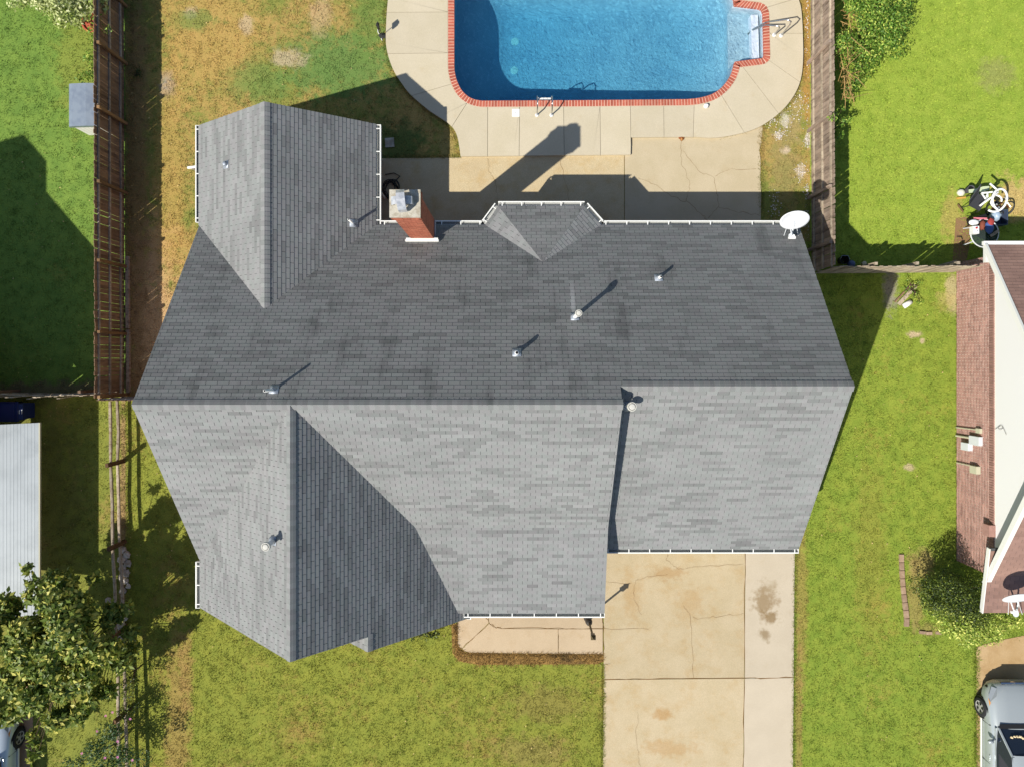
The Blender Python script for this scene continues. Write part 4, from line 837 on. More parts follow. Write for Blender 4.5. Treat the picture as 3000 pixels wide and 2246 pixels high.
# blue wheelie bin beside the shed
bn = thing('wheeled_bin', 'dark blue wheeled bin in shade above the white shed roof', 'bin', loc=(*P2(45, 1205, 0), 0)); M_bin = mat('blue plastic', S(34, 52, 110, .7), .45, .4); q = P(62, 1205, .9); bx, by = q.x - .35, q.y
m = MB(); a = .29; b_ = .24; m.add([(bx + s * b_, by + t_ * b_, .08) for s, t_ in ((-1, -1), (1, -1), (1, 1), (-1, 1))] + [(bx + s * a, by + t_ * a, .95) for s, t_ in ((-1, -1), (1, -1), (1, 1), (-1, 1))], [(3, 2, 1, 0), (0, 1, 5, 4), (1, 2, 6, 5), (2, 3, 7, 6), (3, 0, 4, 7)]); m.build('body', M_bin, bn)
ld = MB().box((bx, by, .98), (.62, .64, .07)).box((bx - .02, by, 1.03), (.5, .54, .05)).build('lid', M_bin, bn)
fl = MB().box((bx + .36, by, .93), (.12, .5, .05), 0, None, Matrix.Rotation(.35, 3, 'Y')).build('lip', M_bin, bn)
for dx in (.335, .40): m = MB(); m.box((bx + dx, by, .975 - (dx - .3) * .3), (.018, .14, .012), 0, None, Matrix.Rotation(.35, 3, 'Y')); m.build('handle_mark', M_white, bn)
for s in (-1, 1): m = MB(); m.lathe([(.1, -.03), (.1, .03)], (bx - .27, by + s * .25, .1), 14, Matrix.Rotation(math.pi / 2, 3, 'X')); m.build('wheel', M_hole, bn)

# lidded box behind the left fence
sb = thing('storage_box', 'white garden box with rounded grey metal lid behind the brown fence', 'box', loc=(-14, 8.2, 0)); M_lid = mat('grey metal lid', S(168, 180, 192, .75), .4, .4, .4, var=[(4, S(150, 162, 178, .75), .4, .7)])
m = MB(); m.box((-13.85, 8.25, .48), (.95, 1.28, .96)); m.build('body', mat('white boards', S(236, 234, 226, .88)), sb)
for k in range(7): MB().box((-14.27 + k * .14, 7.60, .48), (.13, .02, .94)).build('board', mat('white boards b', S(240, 238, 230, .88)) if k == 0 else bpy.data.materials['white boards b'], sb)
m = MB(); pr_ = [(-14.42, .90), (-14.42, .97), (-14.38, 1.02), (-14.28, 1.05), (-13.8, 1.10), (-13.35, 1.08), (-13.35, .98)]; n = len(pr_); m.add([(x, 7.55, z) for x, z in pr_] + [(x, 8.93, z) for x, z in pr_], [(i, i + 1, n + i + 1, n + i) for i in range(n - 1)] + [tuple(range(n)), tuple(range(n, 2 * n))[::-1]]); m.build('lid', M_lid, sb)

# ------------------------------------------------------------------ cars
M_tyre = mat('tyre rubber', (.022, .022, .023), .85); M_rim = mat('wheel rim', S(196, 194, 188, .75), .4, .5, .2); M_blk = mat('black plastic', (.015, .015, .016), .5)
M_cglass = mat('car glass', (.012, .018, .03), .04, .8); M_chrome = mat('chrome', S(225, 225, 225, .9), .12, .5, 1.); M_lamp = mat('headlamp lens', S(190, 198, 205, .6), .08, .7); M_amber = mat('amber lens', S(220, 150, 70, .8), .3)
def make_car(label, cx, cy, paint, heading=1):
    """nose at cy, pointing up the picture when heading is 1"""
    t = thing('parked_car', label, 'car', loc=(cx, cy - heading * 2.2, 0)); h = heading
    st = [  # distance behind nose, half width, sill z, bumper/belt z, bonnet z centre, bonnet shoulder half width
        (0.0, .52, .30, .48, .60, .40), (.10, .70, .24, .52, .66, .52), (.30, .82, .22, .58, .74, .60), (.60, .875, .22, .66, .82, .64), (1.0, .89, .22, .74, .90, .68), (1.45, .89, .22, .82, .98, .72), (2.2, .89, .22, .86, 1.0, .74), (3.0, .89, .22, .88, 1.0, .74), (3.7, .87, .24, .88, .98, .70), (4.15, .80, .28, .86, .94, .64), (4.35, .66, .34, .78, .86, .5)]
    m = MB(); vs = []; K = 13
    for d, w, s, b, z, q in st:
        half = [(0, z + .015), (q * .5, z + .01), (q, z - .015), (w - .06, b + .03), (w, b - .08), (w * .995, (s + b) / 2), (w - .05, s)]
        row = [(-x, zz) for x, zz in half[::-1]][:-1] + half; vs += [(cx + x, cy - h * d, zz) for x, zz in row]
    fs = [(i * K + k, i * K + k + 1, (i + 1) * K + k + 1, (i + 1) * K + k) for i in range(len(st) - 1) for k in range(K - 1)] + [tuple(range(K))[::-1], tuple(range((len(st) - 1) * K, len(st) * K))]
    if h < 0: fs = [f[::-1] for f in fs]
    m.add(vs, [f[::-1] for f in fs]); body = m.build('body', paint, t, True)
    g = MB(); gst = [(1.30, .70, .95, .70), (1.98, .62, 1.42, .55), (2.5, .62, 1.47, .56), (3.1, .61, 1.43, .54), (3.85, .66, .96, .66)]
    def gp_(d, w, z): return (cx + w, cy - h * d, z)
    low = [(1.28, .74, .93), (2.0, .80, .95), (2.5, .80, .96), (3.1, .79, .96), (3.95, .70, .94)]; top = [(1.30, .72, .95), (2.0, .58, 1.40), (2.5, .59, 1.45), (3.1, .57, 1.42), (3.95, .66, .95)]
    vs = [gp_(d, s * w, z) for s in (-1, 1) for row in (low, top) for d, w, z in row]; f = [(i, i + 1, 5 + i + 1, 5 + i) for i in range(4)]; f2 = [tuple(10 + k for k in q)[::-1] for q in f]; top_f = [(5 + i, 6 + i, 16 + i, 15 + i) for i in (0, 3)]
    g.add(vs, f + f2 + top_f); g.build('window_glass', M_cglass, t)
    r = MB(); rows_ = []
    for d, w, z in ((1.95, .57, 1.405), (2.2, .59, 1.45), (2.6, .59, 1.475), (3.0, .58, 1.455), (3.2, .57, 1.42)): rows_.append([gp_(d, x, z + dz) for x, dz in ((-w - .02, -.035), (-w * .8, .0), (-w * .3, .02), (w * .3, .02), (w * .8, .0), (w + .02, -.035))])
    r.add([v for q in rows_ for v in q], [(i * 6 + k, i * 6 + k + 1, (i + 1) * 6 + k + 1, (i + 1) * 6 + k)[::h] for i in range(4) for k in range(5)]); r.build('car_roof', paint, t, True)
    for s in (-1, 1):
        MB().bar(gp_(1.28, s * .735, .955), gp_(1.98, s * .60, 1.415), .05, .05).build('pillar', paint, t); MB().bar(gp_(3.15, s * .60, 1.42), gp_(3.95, s * .70, .95), .08, .05).build('pillar', paint, t); MB().bar(gp_(2.62, s * .62, 1.43), gp_(2.62, s * .815, .95), .06, .03).build('pillar', M_blk, t)
        MB().bar(gp_(1.3, s * .80, .93), gp_(3.9, s * .77, .93), .06, .03).build('window_trim', paint, t); MB().bar(gp_(1.25, s * .905, .36), gp_(3.2, s * .905, .36), .025, .06).build('side_moulding', M_trim, t)
        mm = MB(); mm.blobby(gp_(1.72, s * 1.0, .98), (.1, .07, .07), 3, .03, 10, 6); mm.bar(gp_(1.66, s * .82, .94), gp_(1.70, s * .98, .95), .05, .03); mm.build('mirror', paint, t, True)
        for d in (2.35,): MB().box(gp_(d, s * .90, .78), (.025, .17, .03)).build('door_handle', paint, t)
        for d in (1.30, 2.55): MB().box(gp_(d, s * .882, .58), (.022, .008, .42)).build('door_seam', M_blk, t)
        hl = MB(); hl.add([gp_(.16, s * .58, .64), gp_(.13, s * .70, .56), gp_(.42, s * .86, .65), gp_(.55, s * .84, .73), gp_(.36, s * .66, .76)], [(0, 1, 2, 3, 4)[::s * h]]); o = hl.build('headlight', M_lamp, t); o.matrix_basis = Matrix.Translation((s * .012, h * .02, .022))
        hl = MB(); hl.add([gp_(.44, s * .862, .655), gp_(.68, s * .87, .74), gp_(.56, s * .835, .745)], [(0, 1, 2)[::s * h]]); o = hl.build('indicator', M_amber, t); o.matrix_basis = Matrix.Translation((s * .02, 0, .02))
        MB().box(gp_(.17, s * .70, .40), (.16, .06, .1), s * h * -.5).build('fog_lamp', M_blk, t)
        for d in (.92, 3.55):
            R = Matrix.Rotation(math.pi / 2, 3, 'Y'); c = Vector(gp_(d, s * .83, .31)); w = MB(); w.lathe([(.20, -.1), (.29, -.1), (.31, -.07), (.31, .07), (.29, .1), (.205, .1), (.20, .04)], c, 22, R, None, False); wh = w.build('wheel', M_tyre, t, True)
            rm = MB(); Rs = R if s > 0 else Matrix.Rotation(-math.pi / 2, 3, 'Y'); rm.lathe([(.205, -.07), (.205, .095), (.185, .085), (.15, .07), (.05, .085), (0, .09)], c, 22, Rs); ri = rm.build('rim', M_rim, wh)
            for k in range(5):
                a = k * 2 * math.pi / 5 + .3; hb = MB(); hb.add([c + Vector((s * .093, math.cos(a + u) * r_, math.sin(a + u) * r_)) for u, r_ in ((-.2, .07), (-.38, .165), (0, .178), (.38, .165), (.2, .07))], [(0, 1, 2, 3, 4)]); hb.build('rim_opening', M_blk, ri)
            ar = MB(); ar.lathe([(.36, -.09), (.36, .075), (.0, .076)], c - Vector((s * .02, 0, 0)), 20, R if s > 0 else Matrix.Rotation(-math.pi / 2, 3, 'Y')); ar.build('wheel_arch', M_blk, t)
    gr = MB(); gr.box(gp_(.02, 0, .55), (.78, .05, .13)); gg = gr.build('grille', M_blk, t); MB().box(gp_(-.01, 0, .61), (.84, .05, .025)).build('grille_bar', M_chrome, gg); em = MB(); em.lathe([(.085, -.012), (.085, .008), (.0, .014)], gp_(-.005, 0, .585), 18, Matrix.Rotation(h * -1.2, 3, 'X') @ Matrix.Diagonal((1.2, .6, 1))); em.build('emblem', M_chrome, gg)
    cw = MB(); cw.add([gp_(1.16, -.7, .955), gp_(1.16, .7, .955), gp_(1.30, .74, .965), gp_(1.30, -.74, .965)], [(0, 1, 2, 3)[::-h]]); o = cw.build('cowl_panel', M_blk, t); o.matrix_basis = Matrix.Translation((0, 0, .025))
    return t
M_silver = mat('silver green paint', S(188, 196, 198, .8), .25, .5, .25); M_pale = mat('pale blue paint', S(206, 220, 232, .85), .25, .5, .2)
car = make_car('silver car parked nose-up on the concrete drive at lower right', 16.46, P(2950, 2000, .6).y, M_silver)
dc = MB()
for i in range(9): dc.blobby((16.05 + i * .09, P(2970, 2140, 1.0).y + random.uniform(-.03, .03) - .14, 1.12 + .0), (.05, .04, .035), i, .3, 6, 4, random.uniform(.7, 1.1))
dc.build('dashboard_flowers', mat('cream flowers', S(236, 214, 170), tint=True), car)
make_car('pale blue car whose corner shows at the lower left edge', -17.39, -11.65, M_pale)
# ------------------------------------------------------------------ plants
def leaf_mat(name, c1, c2, c3=None, rough=.5, spec=.35, gain=1.):
    n = NT(name); col = n.mix(n.ramp(n.noise(1.8, 4, .6), .35, .65), tuple(k * gain for k in c1), tuple(k * gain for k in c2))
    if c3: col = n.mix(n.ramp(n.attr('tint').outputs['Fac'], 1.15, 1.35), col, c3)
    col = n.scale(col, n.attr('tint').outputs['Fac']); n.done(col, rough, spec)
    tl = n.n.new('ShaderNodeBsdfTranslucent'); mx = n.n.new('ShaderNodeMixShader'); mx.inputs[0].default_value = .22
    n.link(n.scale(col, 1.3), tl.inputs[0]); n.link(n.b.outputs[0], mx.inputs[1]); n.link(tl.outputs[0], mx.inputs[2]); n.link(mx.outputs[0], n.out.inputs['Surface']); return n.m
def leaves(name, pts, out, size, m, parent, aspect=.45, droop=.35, kind='stuff', rr=None):
    """one folded leaf of two quads at each point; out = outward vectors"""
    g = RNG; pts = np.asarray(pts, np.float64); n = len(pts); o = np.asarray(out, np.float64) + g.normal(0, .75, (n, 3)); o /= np.linalg.norm(o, axis=1)[:, None] + 1e-9
    d = g.normal(0, 1, (n, 3)); d[:, 2] -= droop; d -= o * (d * o).sum(1)[:, None]; d /= np.linalg.norm(d, axis=1)[:, None] + 1e-9; w = np.cross(o, d)
    L = (size * g.uniform(.6, 1.25, n))[:, None]; W = L * aspect
    a = pts; b = pts + d * L; lm = pts + d * L * .45 + w * W * .5 + o * W * .16; rm = pts + d * L * .45 - w * W * .5 + o * W * .16
    V = np.stack([a, lm, b, rm], 1).reshape(-1, 3).astype(np.float32); N = n * 2
    I = np.empty((n, 2, 3), np.int32); base = np.arange(n) * 4; I[:, 0] = np.stack([base, base + 2, base + 1], 1); I[:, 1] = np.stack([base, base + 3, base + 2], 1)
    me = bpy.data.meshes.new(name); me.vertices.add(n * 4); me.vertices.foreach_set('co', V.ravel()); me.loops.add(N * 3); me.loops.foreach_set('vertex_index', I.ravel()); me.polygons.add(N); me.polygons.foreach_set('loop_start', np.arange(0, N * 3, 3, dtype=np.int32)); me.update(calc_edges=True)
    at = me.attributes.new('tint', 'FLOAT', 'FACE'); at.data.foreach_set('value', np.repeat(g.uniform(.65, 1.4, n), 2).astype(np.float32)); me.materials.append(m); ob = link(name, me, parent); return tag(ob, kind=kind)
def clump_points(centers, radii, per, shell=.55):
    P_, O_ = [], []
    for c, r in zip(centers, radii):
        n = max(4, int(per * (r / .4) ** 2)); v = RNG.normal(0, 1, (n, 3)); v /= np.linalg.norm(v, axis=1)[:, None]; rad = r * (shell + (1 - shell) * RNG.random(n)) ** 1; P_.append(np.array(c) + v * rad[:, None] * np.array([1, 1, .8])); O_.append(v + np.array([0, 0, .5]))
    return np.concatenate(P_), np.concatenate(O_)
M_bark = mat('bark', S(96, 78, 62, .8), .95, var=[(8, S(72, 58, 46, .8), .4, .7)])
def tree(name, label, cat, base, centers, radii, per, size, m, trunk_r=.07, aspect=.45, group=None, shell=.55, crown='crown', stems=1):
    t = thing(name, label, cat, group, loc=tuple(base)); base = Vector(base); pts, out = clump_points(centers, radii, per, shell)
    k = pts[:, 2] > .03; leaves(crown, pts[k], out[k], size, m, t, aspect)
    top = sum((Vector(c) for c in centers), Vector()) / len(centers); tk = MB(); fork = base.lerp(Vector((top.x, top.y, top.z)), .45)
    tk.tube([base, base.lerp(fork, .5) + Vector((.03, .02, 0)), fork], [trunk_r, trunk_r * .8, trunk_r * .65], 8); tr = tk.build('trunk', M_bark, t, True)
    for c in centers:
        b = MB(); c = Vector(c); mid = fork.lerp(c, .5) + Vector((0, 0, .08)); b.tube([fork, mid, c], [trunk_r * .5, trunk_r * .3, trunk_r * .12], 5); b.build('branch', M_bark, tr)
    return t
def C(x, y, z): return tuple(P(x, y, z))
ML1 = leaf_mat('broad green leaf', S(132, 148, 62, .85), S(106, 130, 52, .8), S(186, 180, 90, .9)); ML2 = leaf_mat('bright hedge leaf', S(122, 158, 60, .9), S(98, 140, 48, .85), S(172, 182, 84, .95)); ML3 = leaf_mat('pale variegated leaf', S(206, 212, 146, .8), S(168, 186, 96, .8), S(226, 226, 178, .85))
ML4 = leaf_mat('dark shrub leaf', S(86, 106, 40, .6), S(64, 86, 32, .55), S(128, 142, 56, .7)); ML5 = leaf_mat('light shrub leaf', S(164, 182, 80, .95), S(136, 162, 62, .9), S(206, 204, 112, .95)); ML6 = leaf_mat('blue green leaf', S(92, 122, 66, .7), S(74, 104, 60, .7)); M_dryv = leaf_mat('dry vine', S(190, 158, 90, .85), S(160, 130, 72, .85))
# big tree at lower left
q = random.Random(11); cs, rd = [], []
for x, y, z, r in [(40, 1790, 2.6, .5), (120, 1720, 2.9, .5), (190, 1700, 2.8, .42), (60, 1880, 3.2, .6), (150, 1820, 3.5, .62), (230, 1790, 3.0, .52), (300, 1800, 2.4, .38), (330, 1815, 2.2, .3), (110, 1950, 3.5, .6), (200, 1900, 3.6, .6), (280, 1890, 3.0, .5), (20, 1990, 3.0, .55), (90, 2040, 2.8, .5), (180, 2010, 3.1, .55), (260, 1980, 2.9, .5), (330, 1930, 2.2, .36), (300, 2040, 2.3, .4), (230, 2080, 2.3, .4), (150, 2090, 2.4, .38), (40, 2090, 2.3, .42), (370, 1900, 1.8, .22), (110, 2170, 1.7, .18), (95, 2205, 1.6, .16), (-40, 1900, 3.2, .6), (-60, 2020, 3.0, .6), (230, 1700, 2.5, .25), (110, 1675, 3.1, .2), (215, 1845, 2.3, .5), (120, 1880, 2.4, .6), (180, 1960, 2.2, .6)]:
    for k in range(3):
        cs.append(C(x + q.gauss(0, 20), y + q.gauss(0, 20), z + q.gauss(0, .15))); rd.append(r * q.uniform(.55, .85))
tree('leafy_tree', 'large-leaved green tree beside the rail fence at lower left', 'tree', (*P2(215, 1960, 0), 0), cs, rd, 380, .19, ML1, .06, .52)
def shrub(label, spots, m, per=90, size=.08, name='shrub', cat='shrub', n=3, aspect=.5, jit=14, group=None, seed=0, shell=.6):
    q = random.Random(seed); cs, rd = [], []
    for x, y, z, r in spots:
        for k in range(n): cs.append(C(x + q.gauss(0, jit), y + q.gauss(0, jit), max(.12, z + q.gauss(0, .1)))); rd.append(r * q.uniform(.65, 1.0))
    b = Vector((sum(c[0] for c in cs) / len(cs), sum(c[1] for c in cs) / len(cs), 0)); return tree(name, label, cat, tuple(b), cs, rd, per * 2.2, size, m, .03, aspect, group, shell)
fs_ = shrub('pink-flowering shrub by the rail fence at the bottom edge', [(270, 2190, 1.0, .35), (330, 2160, 1.2, .38), (370, 2200, 1.1, .36), (300, 2245, 1.1, .4), (390, 2250, 1.0, .38), (230, 2230, .7, .3), (345, 2120, 1.0, .26)], ML6, 110, .085, 'flowering_shrub', seed=3)
fl2 = shrub('small pink-flowered bush growing through the rail fence under the tree', [(375, 1960, .8, .28), (380, 2020, .9, .28), (365, 2080, .7, .25), (385, 1890, .8, .25)], ML4, 110, .085, 'flowering_shrub', seed=4)
M_pink = mat('pink petal', S(226, 150, 190, .85), .7)
for t, sp in ((fs_, [(308, 2218, 1.35), (345, 2170, 1.5), (345, 2216, 1.4), (388, 2225, 1.35), (285, 2140, 1.1), (310, 2095, .8), (330, 2085, 1.0), (240, 2205, .9)]), (fl2, [(382, 2104, .9), (388, 1955, 1.1), (345, 1928, 1.0)])):
    for k, s in enumerate(sp):
        m = MB(); c = Vector(C(*s))
        for j in range(5): a = j * 1.257 + k; m.add([c, c + Vector((math.cos(a - .5) * .035, math.sin(a - .5) * .035, .02)), c + Vector((math.cos(a) * .05, math.sin(a) * .05, .012)), c + Vector((math.cos(a + .5) * .035, math.sin(a + .5) * .035, .02))], [(0, 1, 2, 3)])
        m.build('flower', M_pink, t)
shrub('pale yellow-green leafy bush over the left fence in the top corner', [(80, -5, 1.2, .4), (130, 5, 1.3, .42), (180, 15, 1.4, .45), (225, 15, 1.4, .42), (262, 20, 1.3, .38), (280, -15, 1.4, .4), (100, -40, 1.4, .5), (180, -40, 1.6, .55), (250, -40, 1.6, .5)], ML3, 130, .12, 'pale_bush', seed=5)
shrub('green vine climbing the far side of the brown fence by the box', [(278, 150, .9, .2), (270, 185, .7, .22), (264, 215, .6, .24), (274, 240, .8, .2), (284, 120, 1.2, .16), (285, 60, 1.4, .22)], ML2, 120, .09, 'fence_vine', 'vine', seed=6)
shrub('small weed clump at the shaded foot of the brown fence', [(400, 214, .12, .12), (412, 212, .1, .1), (392, 222, .08, .1)], ML4, 120, .07, 'weed_clump', 'plant', seed=7, jit=6)
hd = shrub('tall bright green hedge bush beyond the right fence', [(2560, 20, 1.5, .6), (2600, 60, 1.4, .6), (2580, 110, 1.2, .55), (2540, 140, 1.2, .45), (2610, 130, .9, .42), (2530, 60, 1.7, .5), (2570, 170, .8, .36), (2535, 205, .8, .3), (2500, 180, 1.1, .35), (2505, 230, .9, .3), (2500, 270, .7, .26), (2490, 120, 1.5, .4), (2600, -30, 1.5, .6), (2530, -30, 1.8, .6), (2630, 40, .9, .4), (2490, 30, 1.7, .4)], ML2, 120, .085, 'hedge_bush', 'bush', seed=8)
vd = MB(); q = random.Random(5)
for k in range(70):
    a = Vector(C(q.uniform(2462, 2495), q.uniform(0, 290), q.uniform(.9, 1.8))); d = Vector((q.gauss(.12, .15), q.gauss(0, .22), q.gauss(-.1, .15))); vd.tube([a, a + d, a + d * 2 + Vector((q.gauss(0, .06), q.gauss(0, .06), -.06))], [.012, .01, .006], 4)
tag(vd.build('dry_stems', mat('dry stem', S(186, 152, 96, .9))), None, None, kind='stuff').parent = hd; bpy.data.objects['dry_stems'].matrix_parent_inverse = Matrix.Translation(-hd.location)
cl = clump_points([C(q.uniform(2462, 2500), q.uniform(20, 290), q.uniform(.8, 1.75)) for _ in range(22)], [q.uniform(.12, .25) for _ in range(22)], 70); leaves('dry_leaves', cl[0], cl[1], .06, M_dryv, hd, .35)
shrub('fresh green vine hanging over the grey fence near its middle post', [(2455, 335, 1.3, .15), (2462, 360, 1.1, .17), (2458, 385, .9, .15), (2478, 345, .9, .12), (2440, 340, 1.7, .1), (2450, 415, .6, .08)], ML2, 150, .085, 'fence_vine', 'vine', seed=9, jit=8)
shrub('dark rounded evergreen shrub against the pink brick wall', [(2745, 1725, 1.4, .5), (2785, 1712, 1.6, .52), (2830, 1722, 1.7, .5), (2755, 1762, 1.5, .5), (2815, 1772, 1.7, .52), (2855, 1772, 1.6, .45), (2730, 1765, 1.0, .4), (2795, 1745, 1.9, .45), (2862, 1806, 1.3, .4), (2722, 1730, .8, .38), (2770, 1740, .7, .5), (2820, 1750, .8, .5)], ML4, 150, .065, 'evergreen_shrub', seed=10)
shrub('bright yellow-green shrub in front of the dark evergreen', [(2735, 1770, .9, .3), (2770, 1790, 1.2, .34), (2790, 1830, 1.0, .4), (2825, 1820, 1.2, .4), (2830, 1855, .9, .4), (2870, 1855, .9, .38), (2905, 1850, .8, .36), (2800, 1860, .6, .3), (2900, 1820, 1.1, .34), (2945, 1828, .6, .26), (2755, 1765, 1.3, .22), (2780, 1775, 1.4, .2), (2970, 1822, .5, .2)], ML5, 120, .095, 'light_shrub', seed=11)
shrub('low green plant below the front gable by the walk', [(1215, 1868, .4, .12), (1240, 1862, .4, .14), (1265, 1856, .4, .12), (1280, 1850, .3, .1)], ML4, 160, .08, 'front_plant', 'plant', seed=12, jit=6)
shrub('leafy weeds in the side yard beside the loose plank', [(2660, 845, .1, .16), (2675, 860, .1, .14), (2680, 830, .1, .14), (2690, 880, .08, .12), (2660, 815, .1, .12)], ML2, 110, .06, 'weed_clump', 'plant', seed=13, jit=8)
# ------------------------------------------------------------------ small things
M_steel = mat('polished steel', S(206, 206, 204, .85), .2, .5, .9); M_wplast = mat('white plastic', S(244, 244, 240, .9), .4, .4)
# pool ladder
ld = thing('pool_ladder', 'steel pool ladder with white step at the near pool edge', 'ladder', loc=(*pp(1592, 335), PZ))
for px in (1573, 1615.5):
    b = P(px, 338, PZ); m = MB(); m.tube([b, b + Vector((.0, .02, .35)), b + Vector((.0, .12, .55)), b + Vector((.0, .28, .62)), b + Vector((.0, .45, .52)), b + Vector((0, .55, .2)), b + Vector((0, .57, -.9))], .022, 8); m.build('rail', M_steel, ld, True); m = MB(); m.lathe([(.06, 0), (.06, .02), (.035, .035)], b, 14); m.build('flange', M_wplast, ld)
xa, xb = P(1573, 338, PZ).x, P(1615.5, 338, PZ).x; yb = P(1573, 338, PZ).y
for z, dy in ((-.05, .60), (-.4, .60), (-.75, .60)): m = MB(); m.box(((xa + xb) / 2, yb + dy, z), (xb - xa, .09, .03)); m.build('step', M_wplast, ld)
# entry handrail
hr = thing('pool_handrail', 'bent steel handrail at the shallow pool steps', 'handrail', loc=(*pp(2278, 103), PZ))
b1, b2 = P(2268, 103, PZ), P(2288, 105, PZ); e = Vector(P(2199, 92, -.2))
m = MB(); m.tube([b1, b1 + Vector((.0, .0, .5)), b1 + Vector((-.08, 0, .62)), e + Vector((.35, .02, .42)), e + Vector((.06, .01, .05)), e + Vector((0, 0, -.25))], .022, 8); m.build('rail', M_steel, hr, True)
m = MB(); m.tube([b2, b2 + Vector((.0, .0, .75)), b2 + Vector((.0, .05, .88)), b2 + Vector((-.12, .1, .92)), e + Vector((.35, .07, .5)), e + Vector((.05, .03, .08)), e + Vector((.0, .03, -.25))], .022, 8); m.build('rail', M_steel, hr, True)
for b in (b1, b2): m = MB(); m.lathe([(.065, 0), (.065, .02), (.035, .04)], b, 14); m.build('flange', M_wplast, hr)
# skimmer lid, float, deck weed
sk = thing('skimmer_lid', 'square white skimmer lid set in the pool deck', 'lid', loc=(*pp(1511, 331), PZ)); q = P(1511, 331.5, PZ); MB().box((q.x, q.y, PZ + .006), (.25, .26, .014)).build('plate', M_wplast, sk); MB().lathe([(.012, 0), (.012, .004)], (q.x, q.y, PZ + .013), 8).build('lift_hole', M_blk, sk)
ft = thing('chlorine_float', 'small white round float resting on the pool coping', 'float', loc=(*pp(2067, 313), PZ)); q = P(2067, 313, PZ); MB().lathe([(.03, .0), (.075, .02), (.085, .06), (.07, .1), (.0, .115)], q, 14).build('body', M_wplast, ft, True); MB().lathe([(.055, .1), (.05, .125), (0, .13)], q + Vector((.01, 0, .005)), 12).build('cap', M_wplast, ft)
dw = thing('deck_ornament', 'small brown speckled ornament on the patio joint', 'ornament', loc=(*P2(1997, 403), .12)); q = P(1997, 404, .12); M_orn = mat('brown glaze', S(150, 86, 50, .8), .4, var=[(22, S(214, 160, 80, .9), .5, .65), (30, S(84, 44, 28, .8), .5, .7)])
for k, (dx, dy, r) in enumerate(((0, 0, .055), (.05, .02, .045), (-.05, .01, .045), (.0, .055, .045), (.01, -.055, .04), (-.03, .05, .035), (.05, -.03, .035))): m = MB(); m.blobby((q.x + dx, q.y + dy, .03 + r), (r, r, r), k, .15, 8, 6); m.build('knob', M_orn, dw, True)
# garden lamp by the deck edge
gl_ = thing('garden_stake', 'dark garden stake sign with pale wire hook on the lawn edge left of the pool', 'garden stake', loc=(*P2(1119, 113), 0)); b = P(1122, 108, 0); M_dk = mat('dark metal', (.03, .03, .028), .6); m = MB(); m.tube([b, b + Vector((0, 0, .62))], .012, 6); m.build('stake', M_dk, gl_)
MB().box(b + Vector((-.02, .0, .74)), (.035, .2, .24), .0).build('lantern', M_dk, gl_); m = MB(); m.lathe([(.075, 0), (.0, .08)], b + Vector((-.02, 0, .86)), 4, Matrix.Rotation(.78, 3, 'Z')); m.build('lantern_cap', M_dk, gl_); m = MB(); m.blobby(b + Vector((0, 0, .05)), (.14, .09, .07), 2, .25, 8, 5); m.build('base', M_dk, gl_); a = P(1106, 96, .02); m = MB(); m.tube([a + Vector((0, .28, 0)), a + Vector((.02, 0, .03)), a + Vector((.1, -.12, .03)), a + Vector((.16, -.28, .02))], .012, 6); m.build('hook', M_wplast, gl_)
# hose coil on the patio
hs = MB(); c = P(1146, 556, .03); pts = []
for k in range(150): a = k * .22; r = .27 + .05 * math.sin(k * .37) - k * .0005; pts.append((c.x + r * math.cos(a) + .03 * math.sin(k * .09), c.y + r * 1.15 * math.sin(a), .05 + .02 * ((k // 29) % 4) + .0))
pts += [(c.x + .3, c.y + .45, .05), (c.x + .1, c.y + .56, .05), (c.x - .2, c.y + .5, .05)]; hs.tube(pts, .014, 6); tag(hs.build('garden_hose', mat('black rubber hose', (.02, .021, .024), .5), None, True), 'coiled black hose on the shaded patio beside the chimney', 'hose')
# concrete cover in the grass
m = MB(); q = P(1142, 419); m.box((q.x, q.y, .02), (.3, .31, .06), .08); tag(m.build('concrete_cover', M_crown), 'square concrete cover in the shaded grass by the patio', 'cover')
# lamp post by the walk
lp = thing('lamp_post', 'slim lantern post standing on the front walk beside the driveway', 'lamp post', loc=(*P2(1721, 1806), .03)); b = P(1721, 1806, .03); M_brz = mat('bronze metal', S(104, 92, 66, .7), .5); m = MB(); m.tube([b, b + Vector((0, 0, 1.55))], .035, 8); m.build('post', M_brz, lp)
m = MB(); m.lathe([(.13, 0), (.14, .1), (.08, .22), (.12, .42), (.10, .55), (.045, .6)], b, 14); m.build('base', mat('dark urn', S(80, 76, 72, .6), .6), lp, True); hd_ = b + Vector((0, 0, 1.55)); m = MB(); m.lathe([(.06, 0), (.09, .03), (.075, .22), (.0, .34)], hd_, 4, Matrix.Rotation(.78, 3, 'Z')); ln = m.build('lantern', M_glass, lp)
for sx, sy in ((1, 1), (1, -1), (-1, 1), (-1, -1)): MB().bar(hd_ + Vector((sx * .055, sy * .055, .02)), hd_ + Vector((sx * .05, sy * .05, .24)), .014, .014).build('frame', M_brz, ln)
m = MB(); m.lathe([(.11, .23), (.05, .32), (.015, .36), (.015, .40)], hd_, 4, Matrix.Rotation(.78, 3, 'Z')); m.build('lantern_roof', M_brz, ln)
